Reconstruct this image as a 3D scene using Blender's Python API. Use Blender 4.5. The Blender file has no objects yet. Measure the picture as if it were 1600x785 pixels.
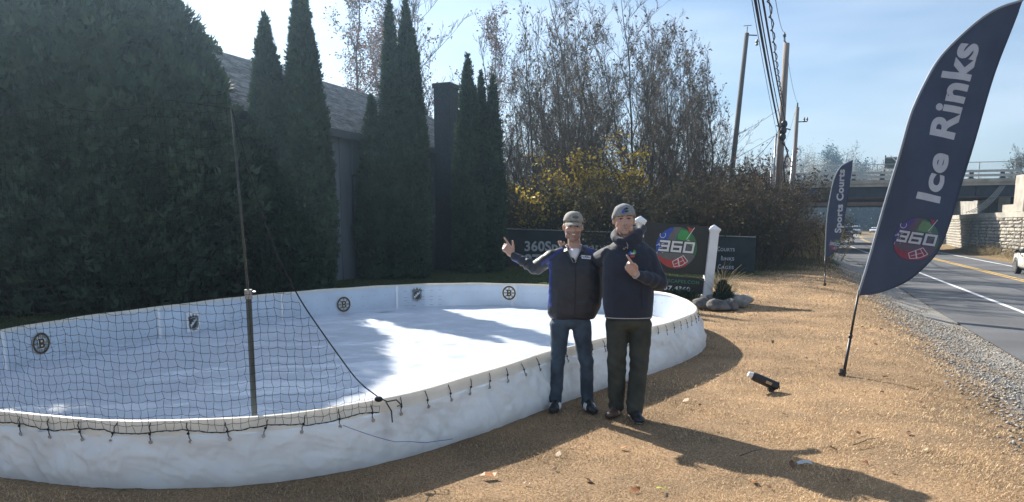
import bpy, math, random
import numpy as np
from mathutils import Vector, Matrix, noise
from mathutils.geometry import tessellate_polygon

S = bpy.context.scene
R = math.radians
# ------------------------------------------------------------------ camera
CAM_H = 1.65; FPX = 1120.0; PITCH = R(8.0); HORIZON = 350.0
YP = HORIZON + FPX*math.tan(PITCH)
cam_data = bpy.data.cameras.new("camera"); cam = bpy.data.objects.new("camera", cam_data)
S.collection.objects.link(cam); S.camera = cam
cam.location = (0, 0, CAM_H); cam.rotation_euler = (R(90)-PITCH, 0, 0)
cam_data.sensor_width = 36; cam_data.lens = 36*FPX/1600
cam_data.shift_y = (YP-392.5)/1600; cam_data.clip_end = 3000
# ------------------------------------------------------------------ sky and sun
SUN_AZ, SUN_EL = R(36), R(34)          # azimuth left of the view direction (+Y)
TO_SUN = Vector((-math.sin(SUN_AZ)*math.cos(SUN_EL), math.cos(SUN_AZ)*math.cos(SUN_EL), math.sin(SUN_EL)))
W = bpy.data.worlds.new("World"); S.world = W; W.use_nodes = True
nt = W.node_tree; nt.nodes.clear()
wo = nt.nodes.new('ShaderNodeOutputWorld'); bg = nt.nodes.new('ShaderNodeBackground')
sky = nt.nodes.new('ShaderNodeTexSky'); sky.sky_type = 'NISHITA'; sky.sun_disc = False
sky.sun_elevation = SUN_EL; sky.sun_rotation = -SUN_AZ
sky.air_density = 1.0; sky.dust_density = 0.6; sky.ozone_density = 2.6; sky.altitude = 20
tc = nt.nodes.new('ShaderNodeTexCoord'); mp = nt.nodes.new('ShaderNodeMapping')
mp.inputs['Scale'].default_value = (1.2, 2.5, 7.0); mp.inputs['Rotation'].default_value = (0.1, 0.25, 0.4)
cn = nt.nodes.new('ShaderNodeTexNoise'); cn.inputs['Scale'].default_value = 1.6; cn.inputs['Detail'].default_value = 3
cn.inputs['Roughness'].default_value = 0.6
cr = nt.nodes.new('ShaderNodeValToRGB'); cr.color_ramp.elements[0].position = 0.28; cr.color_ramp.elements[1].position = 0.92
cr.color_ramp.elements[0].color = (0, 0, 0, 1); cr.color_ramp.elements[1].color = (.55, .55, .55, 1)
mx = nt.nodes.new('ShaderNodeMixRGB'); mx.inputs[2].default_value = (9.0, 9.6, 10.4, 1)
nt.links.new(tc.outputs['Generated'], mp.inputs['Vector']); nt.links.new(mp.outputs['Vector'], cn.inputs['Vector'])
nt.links.new(cn.outputs['Fac'], cr.inputs['Fac']); nt.links.new(cr.outputs['Color'], mx.inputs[0])
nt.links.new(sky.outputs['Color'], mx.inputs[1]); nt.links.new(mx.outputs['Color'], bg.inputs['Color'])
bg.inputs['Strength'].default_value = 0.062
nt.links.new(bg.outputs['Background'], wo.inputs['Surface'])
sl = bpy.data.lights.new("sun", 'SUN'); sl.energy = 5.0; sl.angle = R(0.55); sl.color = (1.0, 0.93, 0.83)
so = bpy.data.objects.new("sun", sl); S.collection.objects.link(so)
so.rotation_euler = TO_SUN.to_track_quat('Z', 'Y').to_euler(); so.location = TO_SUN*60
S.view_settings.view_transform = 'Standard'; S.view_settings.look = 'None'
S.view_settings.exposure = 1.22; S.view_settings.gamma = 1.0

# ------------------------------------------------------------------ picture to place helpers (used to take sizes and positions)
def ray(px, py):
    u = (px-800)/FPX; v = -(py-YP)/FPX
    return (u, math.cos(PITCH)+v*math.sin(PITCH), -math.sin(PITCH)+v*math.cos(PITCH))
def gnd(px, py, z=0.0):
    d = ray(px, py); t = (z-CAM_H)/d[2]; return (d[0]*t, d[1]*t)
def atY(px, py, Y):
    d = ray(px, py); t = Y/d[1]; return Vector((d[0]*t, Y, CAM_H+d[2]*t))
def proj(x, y, z):
    z = z-CAM_H
    yy = y*math.cos(PITCH)-z*math.sin(PITCH); zz = y*math.sin(PITCH)+z*math.cos(PITCH)
    return (800+FPX*x/yy, YP-FPX*zz/yy)

# ------------------------------------------------------------------ mesh helpers
def split_tris(P, T, maxe):
    P = list(P); out = []; mid = {}; T = list(T)
    def mp(a, b):
        k = (min(a, b), max(a, b))
        if k not in mid: mid[k] = len(P); P.append(((P[a][0]+P[b][0])/2, (P[a][1]+P[b][1])/2))
        return mid[k]
    while T:
        t = T.pop(); e = [math.hypot(P[t[i]][0]-P[t[(i+1) % 3]][0], P[t[i]][1]-P[t[(i+1) % 3]][1]) for i in range(3)]; m = max(e)
        if m <= maxe or len(P) > 60000: out.append(t); continue
        i = e.index(m); a, b, c = t[i], t[(i+1) % 3], t[(i+2) % 3]; q = mp(a, b); T.append((a, q, c)); T.append((q, b, c))
    return P, out
class MB:
    def __init__(s, maxe=None): s.v = []; s.f = []; s.m = []; s.mi = 0; s.maxe = maxe
    def add(s, vs, fs, mi=None):
        o = len(s.v); s.v.extend([tuple(v) for v in vs]); s.f.extend([tuple(i+o for i in f) for f in fs])
        s.m.extend([s.mi if mi is None else mi]*len(fs)); return s
    def box(s, x0, x1, y0, y1, z0, z1, mi=None, M=None):
        vs = [Vector((x, y, z)) for z in (z0, z1) for y in (y0, y1) for x in (x0, x1)]
        if M is not None: vs = [M @ v for v in vs]
        return s.add(vs, [(0,2,3,1),(4,5,7,6),(0,1,5,4),(2,6,7,3),(0,4,6,2),(1,3,7,5)], mi)
    def cbox(s, c, d, M=None, mi=None):
        return s.box(c[0]-d[0]/2, c[0]+d[0]/2, c[1]-d[1]/2, c[1]+d[1]/2, c[2]-d[2]/2, c[2]+d[2]/2, mi, M)
    def bev(s, x0, x1, y0, y1, z0, z1, b=.01, mi=None, M=None):   # box with chamfered vertical and top edges
        def ring(i, z): return [(x0+i,y0+i+0,z),(x1-i,y0+i,z),(x1-i,y1-i,z),(x0+i,y1-i,z)]
        def oct_(i, z):
            a0, a1, b0, b1 = x0+i, x1-i, y0+i, y1-i; c = b
            return [(a0+c,b0,z),(a1-c,b0,z),(a1,b0+c,z),(a1,b1-c,z),(a1-c,b1,z),(a0+c,b1,z),(a0,b1-c,z),(a0,b0+c,z)]
        vs = oct_(b, z0)+oct_(0, z0+b)+oct_(0, z1-b)+oct_(b, z1)
        vs = [Vector(v) for v in vs]
        if M is not None: vs = [M @ v for v in vs]
        fs = [tuple(reversed(range(8))), tuple(range(24, 32))]
        for r_ in range(3):
            for i in range(8):
                j = (i+1) % 8; fs.append((r_*8+i, r_*8+j, r_*8+8+j, r_*8+8+i))
        return s.add(vs, fs, mi)
    def tube(s, pts, rad, k=8, mi=None, cap=True):
        pts = [Vector(p) for p in pts]; n = len(pts)
        rs = rad if hasattr(rad, '__len__') else [rad]*n
        vs = []; up = None
        for i, p in enumerate(pts):
            t = (pts[min(i+1, n-1)]-pts[max(i-1, 0)])
            if t.length < 1e-9: t = Vector((0,0,1))
            t.normalize()
            if up is None: up = Vector((1,0,0)) if abs(t.x) < .8 else Vector((0,1,0))
            a = t.cross(up).normalized(); b_ = t.cross(a).normalized(); up = a.cross(t)*1.0
            up = -b_ if up.length < 1e-6 else up
            for j in range(k):
                th = 2*math.pi*j/k; vs.append(p+(a*math.cos(th)+b_*math.sin(th))*rs[i])
        fs = []
        for i in range(n-1):
            for j in range(k):
                j2 = (j+1) % k; fs.append((i*k+j, i*k+j2, (i+1)*k+j2, (i+1)*k+j))
        if cap: fs.append(tuple(reversed(range(k)))); fs.append(tuple(range((n-1)*k, n*k)))
        return s.add(vs, fs, mi)
    def lathe(s, prof, c=(0,0,0), k=16, mi=None, M=None):          # profile of (radius, z)
        vs = []
        for r_, z in prof:
            for j in range(k):
                th = 2*math.pi*j/k; vs.append(Vector((c[0]+r_*math.cos(th), c[1]+r_*math.sin(th), c[2]+z)))
        if M is not None: vs = [M @ v for v in vs]
        fs = []
        for i in range(len(prof)-1):
            for j in range(k):
                j2 = (j+1) % k; fs.append((i*k+j, i*k+j2, (i+1)*k+j2, (i+1)*k+j))
        fs.append(tuple(reversed(range(k)))); fs.append(tuple(range((len(prof)-1)*k, len(prof)*k)))
        return s.add(vs, fs, mi)
    def ell(s, c, r, M=None, nu=16, nv=10, mi=None):
        vs = []
        for i in range(1, nv):
            ph = math.pi*i/nv
            for j in range(nu):
                th = 2*math.pi*j/nu
                v = Vector((r[0]*math.sin(ph)*math.cos(th), r[1]*math.sin(ph)*math.sin(th), r[2]*math.cos(ph)))
                if M is not None: v = M @ v
                vs.append(Vector(c)+v)
        t = Vector((0,0,r[2])); b_ = Vector((0,0,-r[2]))
        if M is not None: t = M @ t; b_ = M @ b_
        vs.append(Vector(c)+t); vs.append(Vector(c)+b_)
        fs = []
        for i in range(nv-2):
            for j in range(nu):
                j2 = (j+1) % nu; fs.append((i*nu+j, (i+1)*nu+j, (i+1)*nu+j2, i*nu+j2))
        T = len(vs)-2
        for j in range(nu):
            j2 = (j+1) % nu; fs.append((T, j, j2)); fs.append((T+1, (nv-2)*nu+j2, (nv-2)*nu+j))
        return s.add(vs, fs, mi)
    def cap(s, p0, p1, r0, r1, k=14, mi=None):                      # tapered capsule
        p0, p1 = Vector(p0), Vector(p1); d = (p1-p0); L = d.length; d = d/L if L > 1e-6 else Vector((0,0,1))
        pts = []; rs = []
        for a in (85, 60, 30): pts.append(p0-d*r0*math.sin(R(a))); rs.append(r0*math.cos(R(a)))
        pts.append(p0); rs.append(r0); pts.append(p1); rs.append(r1)
        for a in (30, 60, 85): pts.append(p1+d*r1*math.sin(R(a))); rs.append(r1*math.cos(R(a)))
        return s.tube(pts, rs, k, mi)
    def prism(s, poly, M, depth, mi=None):                          # 2-D outline extruded by depth along local z
        n = len(poly); tri = tessellate_polygon([[Vector((p[0], p[1], 0)) for p in poly]])
        vs = [M @ Vector((p[0], p[1], 0)) for p in poly]+[M @ Vector((p[0], p[1], depth)) for p in poly]
        fs = [tuple(t) for t in tri]+[tuple(i+n for i in reversed(t)) for t in tri]
        for i in range(n):
            j = (i+1) % n; fs.append((i, j, j+n, i+n))
        return s.add(vs, fs, mi)
    def flat(s, poly, fn, h=0.0, mi=None, sub=0):                   # 2-D outline printed on a surface fn(u, v, h)
        tri = tessellate_polygon([[Vector((p[0], p[1], 0)) for p in poly]]); P = [(p[0], p[1]) for p in poly]; T = [tuple(t) for t in tri]
        if s.maxe: P, T = split_tris(P, T, s.maxe)
        return s.add([fn(p[0], p[1], h) for p in P], T, mi)

def link(name, data, parent=None):
    o = bpy.data.objects.new(name, data); S.collection.objects.link(o)
    if parent is not None: o.parent = parent
    return o
def mesh_of(name, mb, mats, smooth=False):
    me = bpy.data.meshes.new(name); me.from_pydata([tuple(v) for v in mb.v], [], mb.f)
    for m in (mats if isinstance(mats, (list, tuple)) else [mats]): me.materials.append(m)
    me.polygons.foreach_set('material_index', mb.m)
    me.validate(); 
    if smooth: me.polygons.foreach_set('use_smooth', [True]*len(me.polygons))
    me.update(); return me
def obj(name, mb, mats, parent=None, smooth=False):
    return link(name, mesh_of(name, mb, mats, smooth), parent)
def recalc(o):
    import bmesh
    bm = bmesh.new(); bm.from_mesh(o.data); bmesh.ops.recalc_face_normals(bm, faces=bm.faces); bm.to_mesh(o.data); bm.free(); return o
def tag(o, label=None, cat=None, group=None, kind=None):
    if label: o['label'] = label
    if cat: o['category'] = cat
    if group: o['group'] = group
    if kind: o['kind'] = kind
    return o
def thing(name, loc, label, cat, group=None, rz=0):
    o = link(name, None); o.location = loc; o.rotation_euler = (0, 0, rz); o.empty_display_size = .2
    return tag(o, label, cat, group)
def copy_tree(o, parent=None):
    c = o.copy(); S.collection.objects.link(c); c.parent = parent
    for ch in [q for q in S.collection.objects if q.parent == o]: copy_tree(ch, c)
    return c
def np_mesh(name, V, F, mats, parent=None, col=None, smooth=False, mi=None):
    """V (n,3), F (m,k) arrays, all faces with k corners"""
    me = bpy.data.meshes.new(name); k = F.shape[1]
    me.vertices.add(len(V)); me.vertices.foreach_set('co', V.astype(np.float32).ravel())
    me.loops.add(F.size); me.loops.foreach_set('vertex_index', F.astype(np.int32).ravel())
    me.polygons.add(len(F)); me.polygons.foreach_set('loop_start', np.arange(0, F.size, k, dtype=np.int32))
    try: me.polygons.foreach_set('loop_total', np.full(len(F), k, dtype=np.int32))
    except Exception: pass
    for m in (mats if isinstance(mats, (list, tuple)) else [mats]): me.materials.append(m)
    if mi is not None: me.polygons.foreach_set('material_index', mi.astype(np.int32))
    if smooth: me.polygons.foreach_set('use_smooth', np.ones(len(F), dtype=bool))
    me.update(calc_edges=True)
    if col is not None:
        a = me.color_attributes.new('tint', 'FLOAT_COLOR', 'POINT')
        c4 = np.ones((len(V), 4), np.float32); c4[:, :3] = col; a.data.foreach_set('color', c4.ravel())
    if name is None: return me
    return link(name, me, parent)

# ------------------------------------------------------------------ materials
def mat(name, col, rough=.75, var=.15, scale=6., bump=0., bscale=40., metal=0., spec=.5, trans=0., attr=False,
        col2=None, stretch=(1,1,1), sheen=0., coat=0., detail=4, band=(.35,.65)):
    m = bpy.data.materials.new(name); m.use_nodes = True; n = m.node_tree; b = n.nodes['Principled BSDF']; L = n.links
    b.inputs['Roughness'].default_value = rough; b.inputs['Metallic'].default_value = metal
    b.inputs['Specular IOR Level'].default_value = spec
    if sheen: b.inputs['Sheen Weight'].default_value = sheen
    if coat: b.inputs['Coat Weight'].default_value = coat; b.inputs['Coat Roughness'].default_value = .08
    t = n.nodes.new('ShaderNodeTexCoord'); mpn = n.nodes.new('ShaderNodeMapping'); mpn.inputs['Scale'].default_value = stretch
    L.new(t.outputs['Object'], mpn.inputs['Vector'])
    nz = n.nodes.new('ShaderNodeTexNoise'); nz.inputs['Scale'].default_value = scale; nz.inputs['Detail'].default_value = detail
    L.new(mpn.outputs['Vector'], nz.inputs['Vector'])
    rp = n.nodes.new('ShaderNodeValToRGB'); rp.color_ramp.elements[0].position = band[0]; rp.color_ramp.elements[1].position = band[1]
    c1 = tuple(c*(1-var) for c in col); c2 = col2 if col2 else tuple(min(1, c*(1+var)) for c in col)
    rp.color_ramp.elements[0].color = (*c1, 1); rp.color_ramp.elements[1].color = (*c2, 1)
    L.new(nz.outputs['Fac'], rp.inputs['Fac']); out = rp.outputs['Color']
    if attr:
        at = n.nodes.new('ShaderNodeAttribute'); at.attribute_name = 'tint'
        mu = n.nodes.new('ShaderNodeMixRGB'); mu.blend_type = 'MULTIPLY'; mu.inputs[0].default_value = 1
        L.new(out, mu.inputs[1]); L.new(at.outputs['Color'], mu.inputs[2]); out = mu.outputs['Color']
    L.new(out, b.inputs['Base Color'])
    if bump:
        n2 = n.nodes.new('ShaderNodeTexNoise'); n2.inputs['Scale'].default_value = bscale; n2.inputs['Detail'].default_value = 5
        L.new(mpn.outputs['Vector'], n2.inputs['Vector'])
        bp = n.nodes.new('ShaderNodeBump'); bp.inputs['Strength'].default_value = 1; bp.inputs['Distance'].default_value = bump
        L.new(n2.outputs['Fac'], bp.inputs['Height']); L.new(bp.outputs['Normal'], b.inputs['Normal'])
    if trans:
        tr = n.nodes.new('ShaderNodeBsdfTranslucent'); L.new(out, tr.inputs['Color'])
        ms = n.nodes.new('ShaderNodeMixShader'); ms.inputs[0].default_value = trans
        o_ = n.nodes['Material Output']; L.new(b.outputs['BSDF'], ms.inputs[1]); L.new(tr.outputs['BSDF'], ms.inputs[2])
        L.new(ms.outputs['Shader'], o_.inputs['Surface'])
    return m
M_ = {}
M_['leafdark'] = mat('cedar_foliage', (.042,.070,.040), .7, .35, 1.3, trans=.16, attr=True)
M_['cedarcore'] = mat('cedar_light_block', (.03,.04,.022), .9, .3, 3)
M_['bark'] = mat('grey_bark', (.10,.08,.062), .9, .3, 5, .01, 30, stretch=(1,1,.3))
M_['twig'] = mat('brown_twigs', (.10,.078,.058), .9, .25, 2)
M_['brushtwig'] = mat('brush_twigs', (.085,.062,.045), .9, .3, 2)
M_['leafrust'] = mat('rust_leaves', (.17,.085,.055), .8, .35, 3, trans=.25, spec=.2)
M_['leafolive'] = mat('olive_leaves', (.13,.10,.045), .8, .35, 3, trans=.2, spec=.2)
M_['leafyellow'] = mat('yellow_leaves', (.46,.34,.05), .6, .35, 3, trans=.4)
M_['leafgreen'] = mat('green_brown_leaves', (.075,.072,.035), .8, .35, 3, trans=.25)
M_['pine'] = mat('pine_needles', (.035,.06,.03), .8, .3, 2, attr=True)
M_['white'] = mat('white_plastic', (.78,.79,.80), .45, .05, 3)
M_['board'] = mat('white_board_shade_tint', (.70,.78,.87), .38, .06, 2.2, .0015, 6, trans=.30)  # white plastic with the blue of open shade mixed into its colour
M_['skirt'] = mat('white_tarp', (.84,.83,.81), .30, .05, 4, .003, 14, trans=.42)
M_['liner'] = mat('white_liner_shade_tint', (.56,.61,.69), .36, .05, 3, .004, 16, spec=.5)  # white tarp; its base colour carries the blue of skylit shade
M_['capr'] = mat('cream_cap', (.80,.75,.66), .4, .06, 5, .001, 20, trans=.3)
M_['black'] = mat('black_plastic', (.018,.018,.02), .45, .2, 10)
M_['cord'] = mat('black_cord', (.012,.013,.018), .8, .2, 20)
M_['steel'] = mat('grey_steel', (.35,.36,.37), .4, .15, 10, metal=.8)
M_['pipe'] = mat('dark_pipe', (.06,.07,.065), .5, .2, 10, metal=.2)
# ------------------------------------------------------------------ the ground, the road and its markings
UX, UY = .3601, .9329                       # direction of the road
def cs(x, y): return UY*x-UX*y, UX*x+UY*y    # distance across (to the right) and along
def xy(c, s): return UY*c+UX*s, -UX*c+UY*s
def bend(s): return 0.0007*max(0.0, s-80)**2
ROAD_Z = -.65
def ground_z(x, y):
    c, s = cs(x, y); c -= bend(s)
    t = min(1, max(0, (c-1.0)/2.8)); t = t*t*(3-2*t)
    z = -.69*t
    if c > 13.3: z += min(1.0, (c-13.3)*.12)
    far = min(1, max(0, (s-30)/30.)); z = z*(1-far*(1 if c < 1 else 0)) + (-.35*far if c < 1 else 0)
    return z
def grid_axis(a):
    return np.unique(np.round(np.array(a), 3))
xs = grid_axis(list(np.arange(-30, 60, 1.0))+list(np.arange(-4, 10, .25))+[-420,-300,-150,-80,-50]+[70,85,100,130,180,250,420])
ys = grid_axis(list(np.arange(-20, 130, 1.5))+list(np.arange(2, 16, .25))+[-150,-60]+[140,160,200,260,350,460])
gm = MB(); nx, ny = len(xs), len(ys)
for y in ys:
    for x in xs:
        z = ground_z(x, y)
        if 2 < y < 16 and -5 < x < 10: z += .012*noise.noise(Vector((x*1.7, y*1.7, 0)))
        gm.v.append((x, y, z))
for j in range(ny-1):
    for i in range(nx-1):
        gm.f.append((j*nx+i, j*nx+i+1, (j+1)*nx+i+1, (j+1)*nx+i)); gm.m.append(0)

def ground_material():
    m = bpy.data.materials.new('lawn_soil'); m.use_nodes = True; n = m.node_tree; b = n.nodes['Principled BSDF']; L = n.links
    b.inputs['Roughness'].default_value = .95; b.inputs['Specular IOR Level'].default_value = .1
    g = n.nodes.new('ShaderNodeNewGeometry')
    def nz(sc, det=5, ro=.6):
        q = n.nodes.new('ShaderNodeTexNoise'); q.inputs['Scale'].default_value = sc; q.inputs['Detail'].default_value = det
        q.inputs['Roughness'].default_value = ro; L.new(g.outputs['Position'], q.inputs['Vector']); return q.outputs['Fac']
    def ramp(f, stops):
        r_ = n.nodes.new('ShaderNodeValToRGB'); e = r_.color_ramp.elements
        e[0].position, e[0].color = stops[0][0], (*stops[0][1], 1); e[1].position, e[1].color = stops[-1][0], (*stops[-1][1], 1)
        for p, c in stops[1:-1]: q = e.new(p); q.color = (*c, 1)
        L.new(f, r_.inputs['Fac']); return r_.outputs['Color']
    def math_(op, a, b_=None):
        q = n.nodes.new('ShaderNodeMath'); q.operation = op
        for i, v in enumerate((a, b_)):
            if v is None: continue
            if isinstance(v, (int, float)): q.inputs[i].default_value = v
            else: L.new(v, q.inputs[i])
        return q.outputs[0]
    def mix(f, a, c):
        q = n.nodes.new('ShaderNodeMixRGB'); L.new(f, q.inputs[0]); L.new(a, q.inputs[1]); L.new(c, q.inputs[2]); return q.outputs['Color']
    sp = n.nodes.new('ShaderNodeSeparateXYZ'); L.new(g.outputs['Position'], sp.inputs[0])
    X, Y = sp.outputs[0], sp.outputs[1]
    fine = nz(55, 6, .75)
    tan = ramp(fine, [(.3, (.14,.095,.058)), (.5, (.36,.26,.16)), (.7, (.60,.46,.30))])
    patch = ramp(nz(1.1, 4), [(.35, (.66,.64,.64)), (.65, (1.15,1.06,1.0))])
    q = n.nodes.new('ShaderNodeMixRGB'); q.blend_type = 'MULTIPLY'; q.inputs[0].default_value = 1
    L.new(tan, q.inputs[1]); L.new(patch, q.inputs[2]); tan = q.outputs['Color']
    green = ramp(fine, [(.3, (.028,.040,.016)), (.7, (.075,.095,.035))])
    # the lawn behind and left of the rink is still green
    gmask = math_('ADD', math_('MULTIPLY', math_('SUBTRACT', Y, 13.5), .5), math_('MULTIPLY', X, -.55))
    gmask = math_('ADD', gmask, math_('MULTIPLY', math_('SUBTRACT', nz(.9), .5), 2.0))
    gm_ = n.nodes.new('ShaderNodeClamp'); L.new(gmask, gm_.inputs[0])
    grass = mix(gm_.outputs[0], tan, green)
    # road side: distance across the road direction
    C = math_('SUBTRACT', math_('MULTIPLY', X, UY), math_('MULTIPLY', Y, UX))
    gr = ramp(nz(38, 6, .8), [(.3, (.13,.12,.105)), (.5, (.30,.285,.26)), (.72, (.50,.48,.45))])
    e = math_('ADD', math_('MULTIPLY', math_('SUBTRACT', C, 2.15), 3.2), math_('MULTIPLY', math_('SUBTRACT', nz(2.2, 6, .7), .5), 5.0))
    ec = n.nodes.new('ShaderNodeClamp'); L.new(e, ec.inputs[0])
    col = mix(ec.outputs[0], grass, gr)
    e2 = math_('MULTIPLY', math_('SUBTRACT', C, 11.8), 3.0); ec2 = n.nodes.new('ShaderNodeClamp'); L.new(e2, ec2.inputs[0])
    dry = ramp(nz(3, 6, .8), [(.3, (.12,.085,.045)), (.7, (.34,.25,.14))])
    col = mix(ec2.outputs[0], col, dry)
    # leaf litter under the woods
    e3 = math_('ADD', math_('MULTIPLY', math_('SUBTRACT', Y, 25.5), .6), math_('MULTIPLY', math_('SUBTRACT', nz(.8), .5), 3.0))
    ec3 = n.nodes.new('ShaderNodeClamp'); L.new(e3, ec3.inputs[0])
    e4 = math_('LESS_THAN', C, 2.0)
    lit = ramp(nz(9, 6, .8), [(.3, (.05,.034,.022)), (.7, (.17,.11,.065))])
    col = mix(math_('MULTIPLY', ec3.outputs[0], e4), col, lit)
    L.new(col, b.inputs['Base Color'])
    bp = n.nodes.new('ShaderNodeBump'); bp.inputs['Distance'].default_value = .03; bp.inputs['Strength'].default_value = .8
    L.new(fine, bp.inputs['Height']); L.new(bp.outputs['Normal'], b.inputs['Normal'])
    return m
M_['ground'] = ground_material()
o = obj('ground', gm, M_['ground'], smooth=True); tag(o, kind='structure')

M_['asphalt'] = mat('asphalt', (.092,.095,.10), .85, .22, 1.2, .006, 90, stretch=(.4,.4,1))
M_['paintw'] = mat('white_road_paint', (.72,.72,.70), .6, .12, 14)
M_['painty'] = mat('yellow_road_paint', (.62,.38,.07), .6, .15, 14)
def strip(name, c0, c1, dz, s0, s1, m, kind='structure'):
    mb = MB(); N = 90; ss = [s0+(s1-s0)*(i/N)**1.4 for i in range(N+1)]
    for s_ in ss:
        for c in (c0, c0*.5+c1*.5, c1):
            w = 0
            if c == c0 and name == 'road': w = .10*noise.noise(Vector((s_*.8, 3, 0)))
            x, y = xy(c+w+bend(s_), s_); mb.v.append((x, y, ROAD_Z+dz))
    for i in range(N):
        for j in range(2): mb.f.append((i*3+j, i*3+j+1, i*3+4+j, i*3+3+j)); mb.m.append(0)
    return tag(obj(name, mb, m), kind=kind)
strip('road', 3.75, 12.2, .0, -12, 320, M_['asphalt'])
strip('white_edge_line', 5.72, 5.86, .004, -12, 320, M_['paintw'])
strip('yellow_centre_line', 8.78, 8.90, .004, -12, 320, M_['painty'])
strip('yellow_centre_line', 9.02, 9.14, .004, -12, 320, M_['painty'])
strip('white_edge_line', 11.3, 11.44, .004, -12, 320, M_['paintw'])
# paved lay-by left of the carriageway, past the second flag
mb = MB(); pts = [(3.9, 46), (2.0, 52), (-.8, 58), (-2.5, 70), (-2.5, 90), (4.2, 92)]
poly = [xy(c+bend(s_), s_) for c, s_ in pts]; mb.maxe = 1.5
mb.flat(poly, lambda u, v, h: (u, v, ground_z(u, v)+.02), 0); o = obj('lay_by', mb, M_['asphalt']); tag(o, kind='structure')

# ------------------------------------------------------------------ the rink outline (top of the boards)
def ztop(y): return .42+.08*min(1, max(0, (y-4.3)/2.0))
rim_px = [(0,517,.5),(130,495,.5),(250,480,.5),(390,463,.5),(520,452,.5),(640,445,.5),(740,443,.5),(860,446,.5),
          (965,450,.5),(1040,458,.5),(1078,472,.5),(1089,487,.5),(1060,500,.5),(1020,512,.5),(950,528,.5),(860,552,.49),(800,572,.47),(700,602,.45),
          (600,629,.43),(500,646,.42),(400,656,.42),(300,661,.42),(200,661,.42),(100,657,.42),(0,646,.42)]
rim = [Vector((*gnd(a, b, z), 0)) for a, b, z in rim_px]+[Vector((-4.45,5.0,0)), Vector((-5.25,5.8,0)), Vector((-5.6,6.7,0))]
def catmull(P, n):
    out = []; N = len(P)
    for i in range(N):
        p0, p1, p2, p3 = P[(i-1) % N], P[i], P[(i+1) % N], P[(i+2) % N]
        for k in range(n):
            t = k/n
            out.append(.5*((2*p1)+(-p0+p2)*t+(2*p0-5*p1+4*p2-p3)*t*t+(-p0+3*p1-3*p2+p3)*t**3))
    return out
def resample(P, n, closed=True):
    Q = P+[P[0]] if closed else P
    d = [0]
    for a, b in zip(Q[:-1], Q[1:]): d.append(d[-1]+(b-a).length)
    out = []; k = 0
    for i in range(n):
        t = d[-1]*i/(n if closed else n-1)
        while k < len(d)-2 and d[k+1] < t: k += 1
        f = (t-d[k])/max(1e-9, d[k+1]-d[k]); out.append(Q[k].lerp(Q[k+1], f))
    return out, d[-1]
NR = 480
rimc, RLEN = resample(catmull(rim, 12), NR)
for _ in range(60): rimc = [(rimc[i-1]+rimc[i]*2+rimc[(i+1) % NR])/4 for i in range(NR)]
def rnorm(i):
    t = (rimc[(i+1) % NR]-rimc[i-1]).normalized(); return Vector((t.y, -t.x, 0))*ORI
ORI = 1.0
cen = sum(rimc, Vector())/NR
if rnorm(10).dot(rimc[10]-cen) < 0: ORI = -1.0
def rpt(i, off, z):
    i %= NR; p = rimc[i]+rnorm(i)*off; return Vector((p.x, p.y, z))
def px_of(i, z): return proj(*rpt(i, 0, z))
rink = thing('ice_rink', (0, 0, 0), 'low white oval backyard ice rink with plastic boards and a draped tarp skirt', 'ice rink')
def in_rink(x, y, grow=0.0):
    P = [rpt(i, grow, 0) for i in range(0, NR, 4)]
    px = np.array([p.x for p in P]); py = np.array([p.y for p in P]); n = len(P)
    x = np.asarray(x); y = np.asarray(y); ins = np.zeros(x.shape, bool); j = n-1
    for i in range(n):
        cnd = ((py[i] > y) != (py[j] > y)) & (x < (px[j]-px[i])*(y-py[i])/(py[j]-py[i]+1e-12)+px[i]); ins ^= cnd; j = i
    return ins
# boards: one panel after another, joints between them
NP = 24; w = NR//NP
for p in range(NP):
    mb = MB(); a0 = p*w
    ids = list(range(a0, a0+w+1)); n = len(ids); vs = []
    for q, i in enumerate(ids):
        e = .0
        b0 = rpt(i, 0, 0)
        if q == 0: b0 = rpt(i, 0, 0).lerp(rpt(i+1, 0, 0), .02)
        if q == n-1: b0 = rpt(i, 0, 0).lerp(rpt(i-1, 0, 0), .02)
        nn = rnorm(i % NR); zt = ztop(b0.y)
        for off, z in ((-.012, .01), (-.012, zt-.012), (.0, zt-.012), (.0, .01)):
            vs.append(Vector((b0.x, b0.y, z))+nn*off)
    fs = []
    for q in range(n-1):
        for k in range(4): fs.append((q*4+k, q*4+(k+1) % 4, q*4+4+(k+1) % 4, q*4+4+k))
    fs += [(0,1,2,3), ((n-1)*4+3, (n-1)*4+2, (n-1)*4+1, (n-1)*4)]
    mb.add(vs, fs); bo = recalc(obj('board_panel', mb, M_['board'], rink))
    # joint strip and bolts of the panel
    if p % 2 == 0:
        j = MB(); b1 = rpt(a0, -.018, 0); t = (rpt(a0+1, 0, 0)-rpt(a0-1, 0, 0)).normalized(); nn = rnorm(a0)
        Mx = Matrix(((t.x, nn.x, 0, b1.x), (t.y, nn.y, 0, b1.y), (0, 0, 1, 0), (0, 0, 0, 1)))
        j.box(-.022, .022, -.006, .005, .02, ztop(b1.y)-.014, M=Mx); obj('joint_strip', j, M_['white'], bo)
    bl = MB()
    for q in (4, 8, 12, 16):
        for zz in (.16, .33):
            c = rpt(a0+q, -.016, zz); bl.ell(c, (.006,.006,.006), nu=6, nv=4)
    for q in range(3, 18, 3):
        for zz in (.10, .20, .26, .38):
            if (q*7+int(zz*100)*3+p) % 3: continue
            c = rpt(a0+q, -.0145, zz); t = (rpt(a0+q+1, 0, 0)-rpt(a0+q-1, 0, 0)).normalized()*.035
            bl.tube([c-t, c+t], .003, 4)
    b_ = obj('bolt', bl, M_['steel'], bo); tag(b_, kind='stuff')
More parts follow.
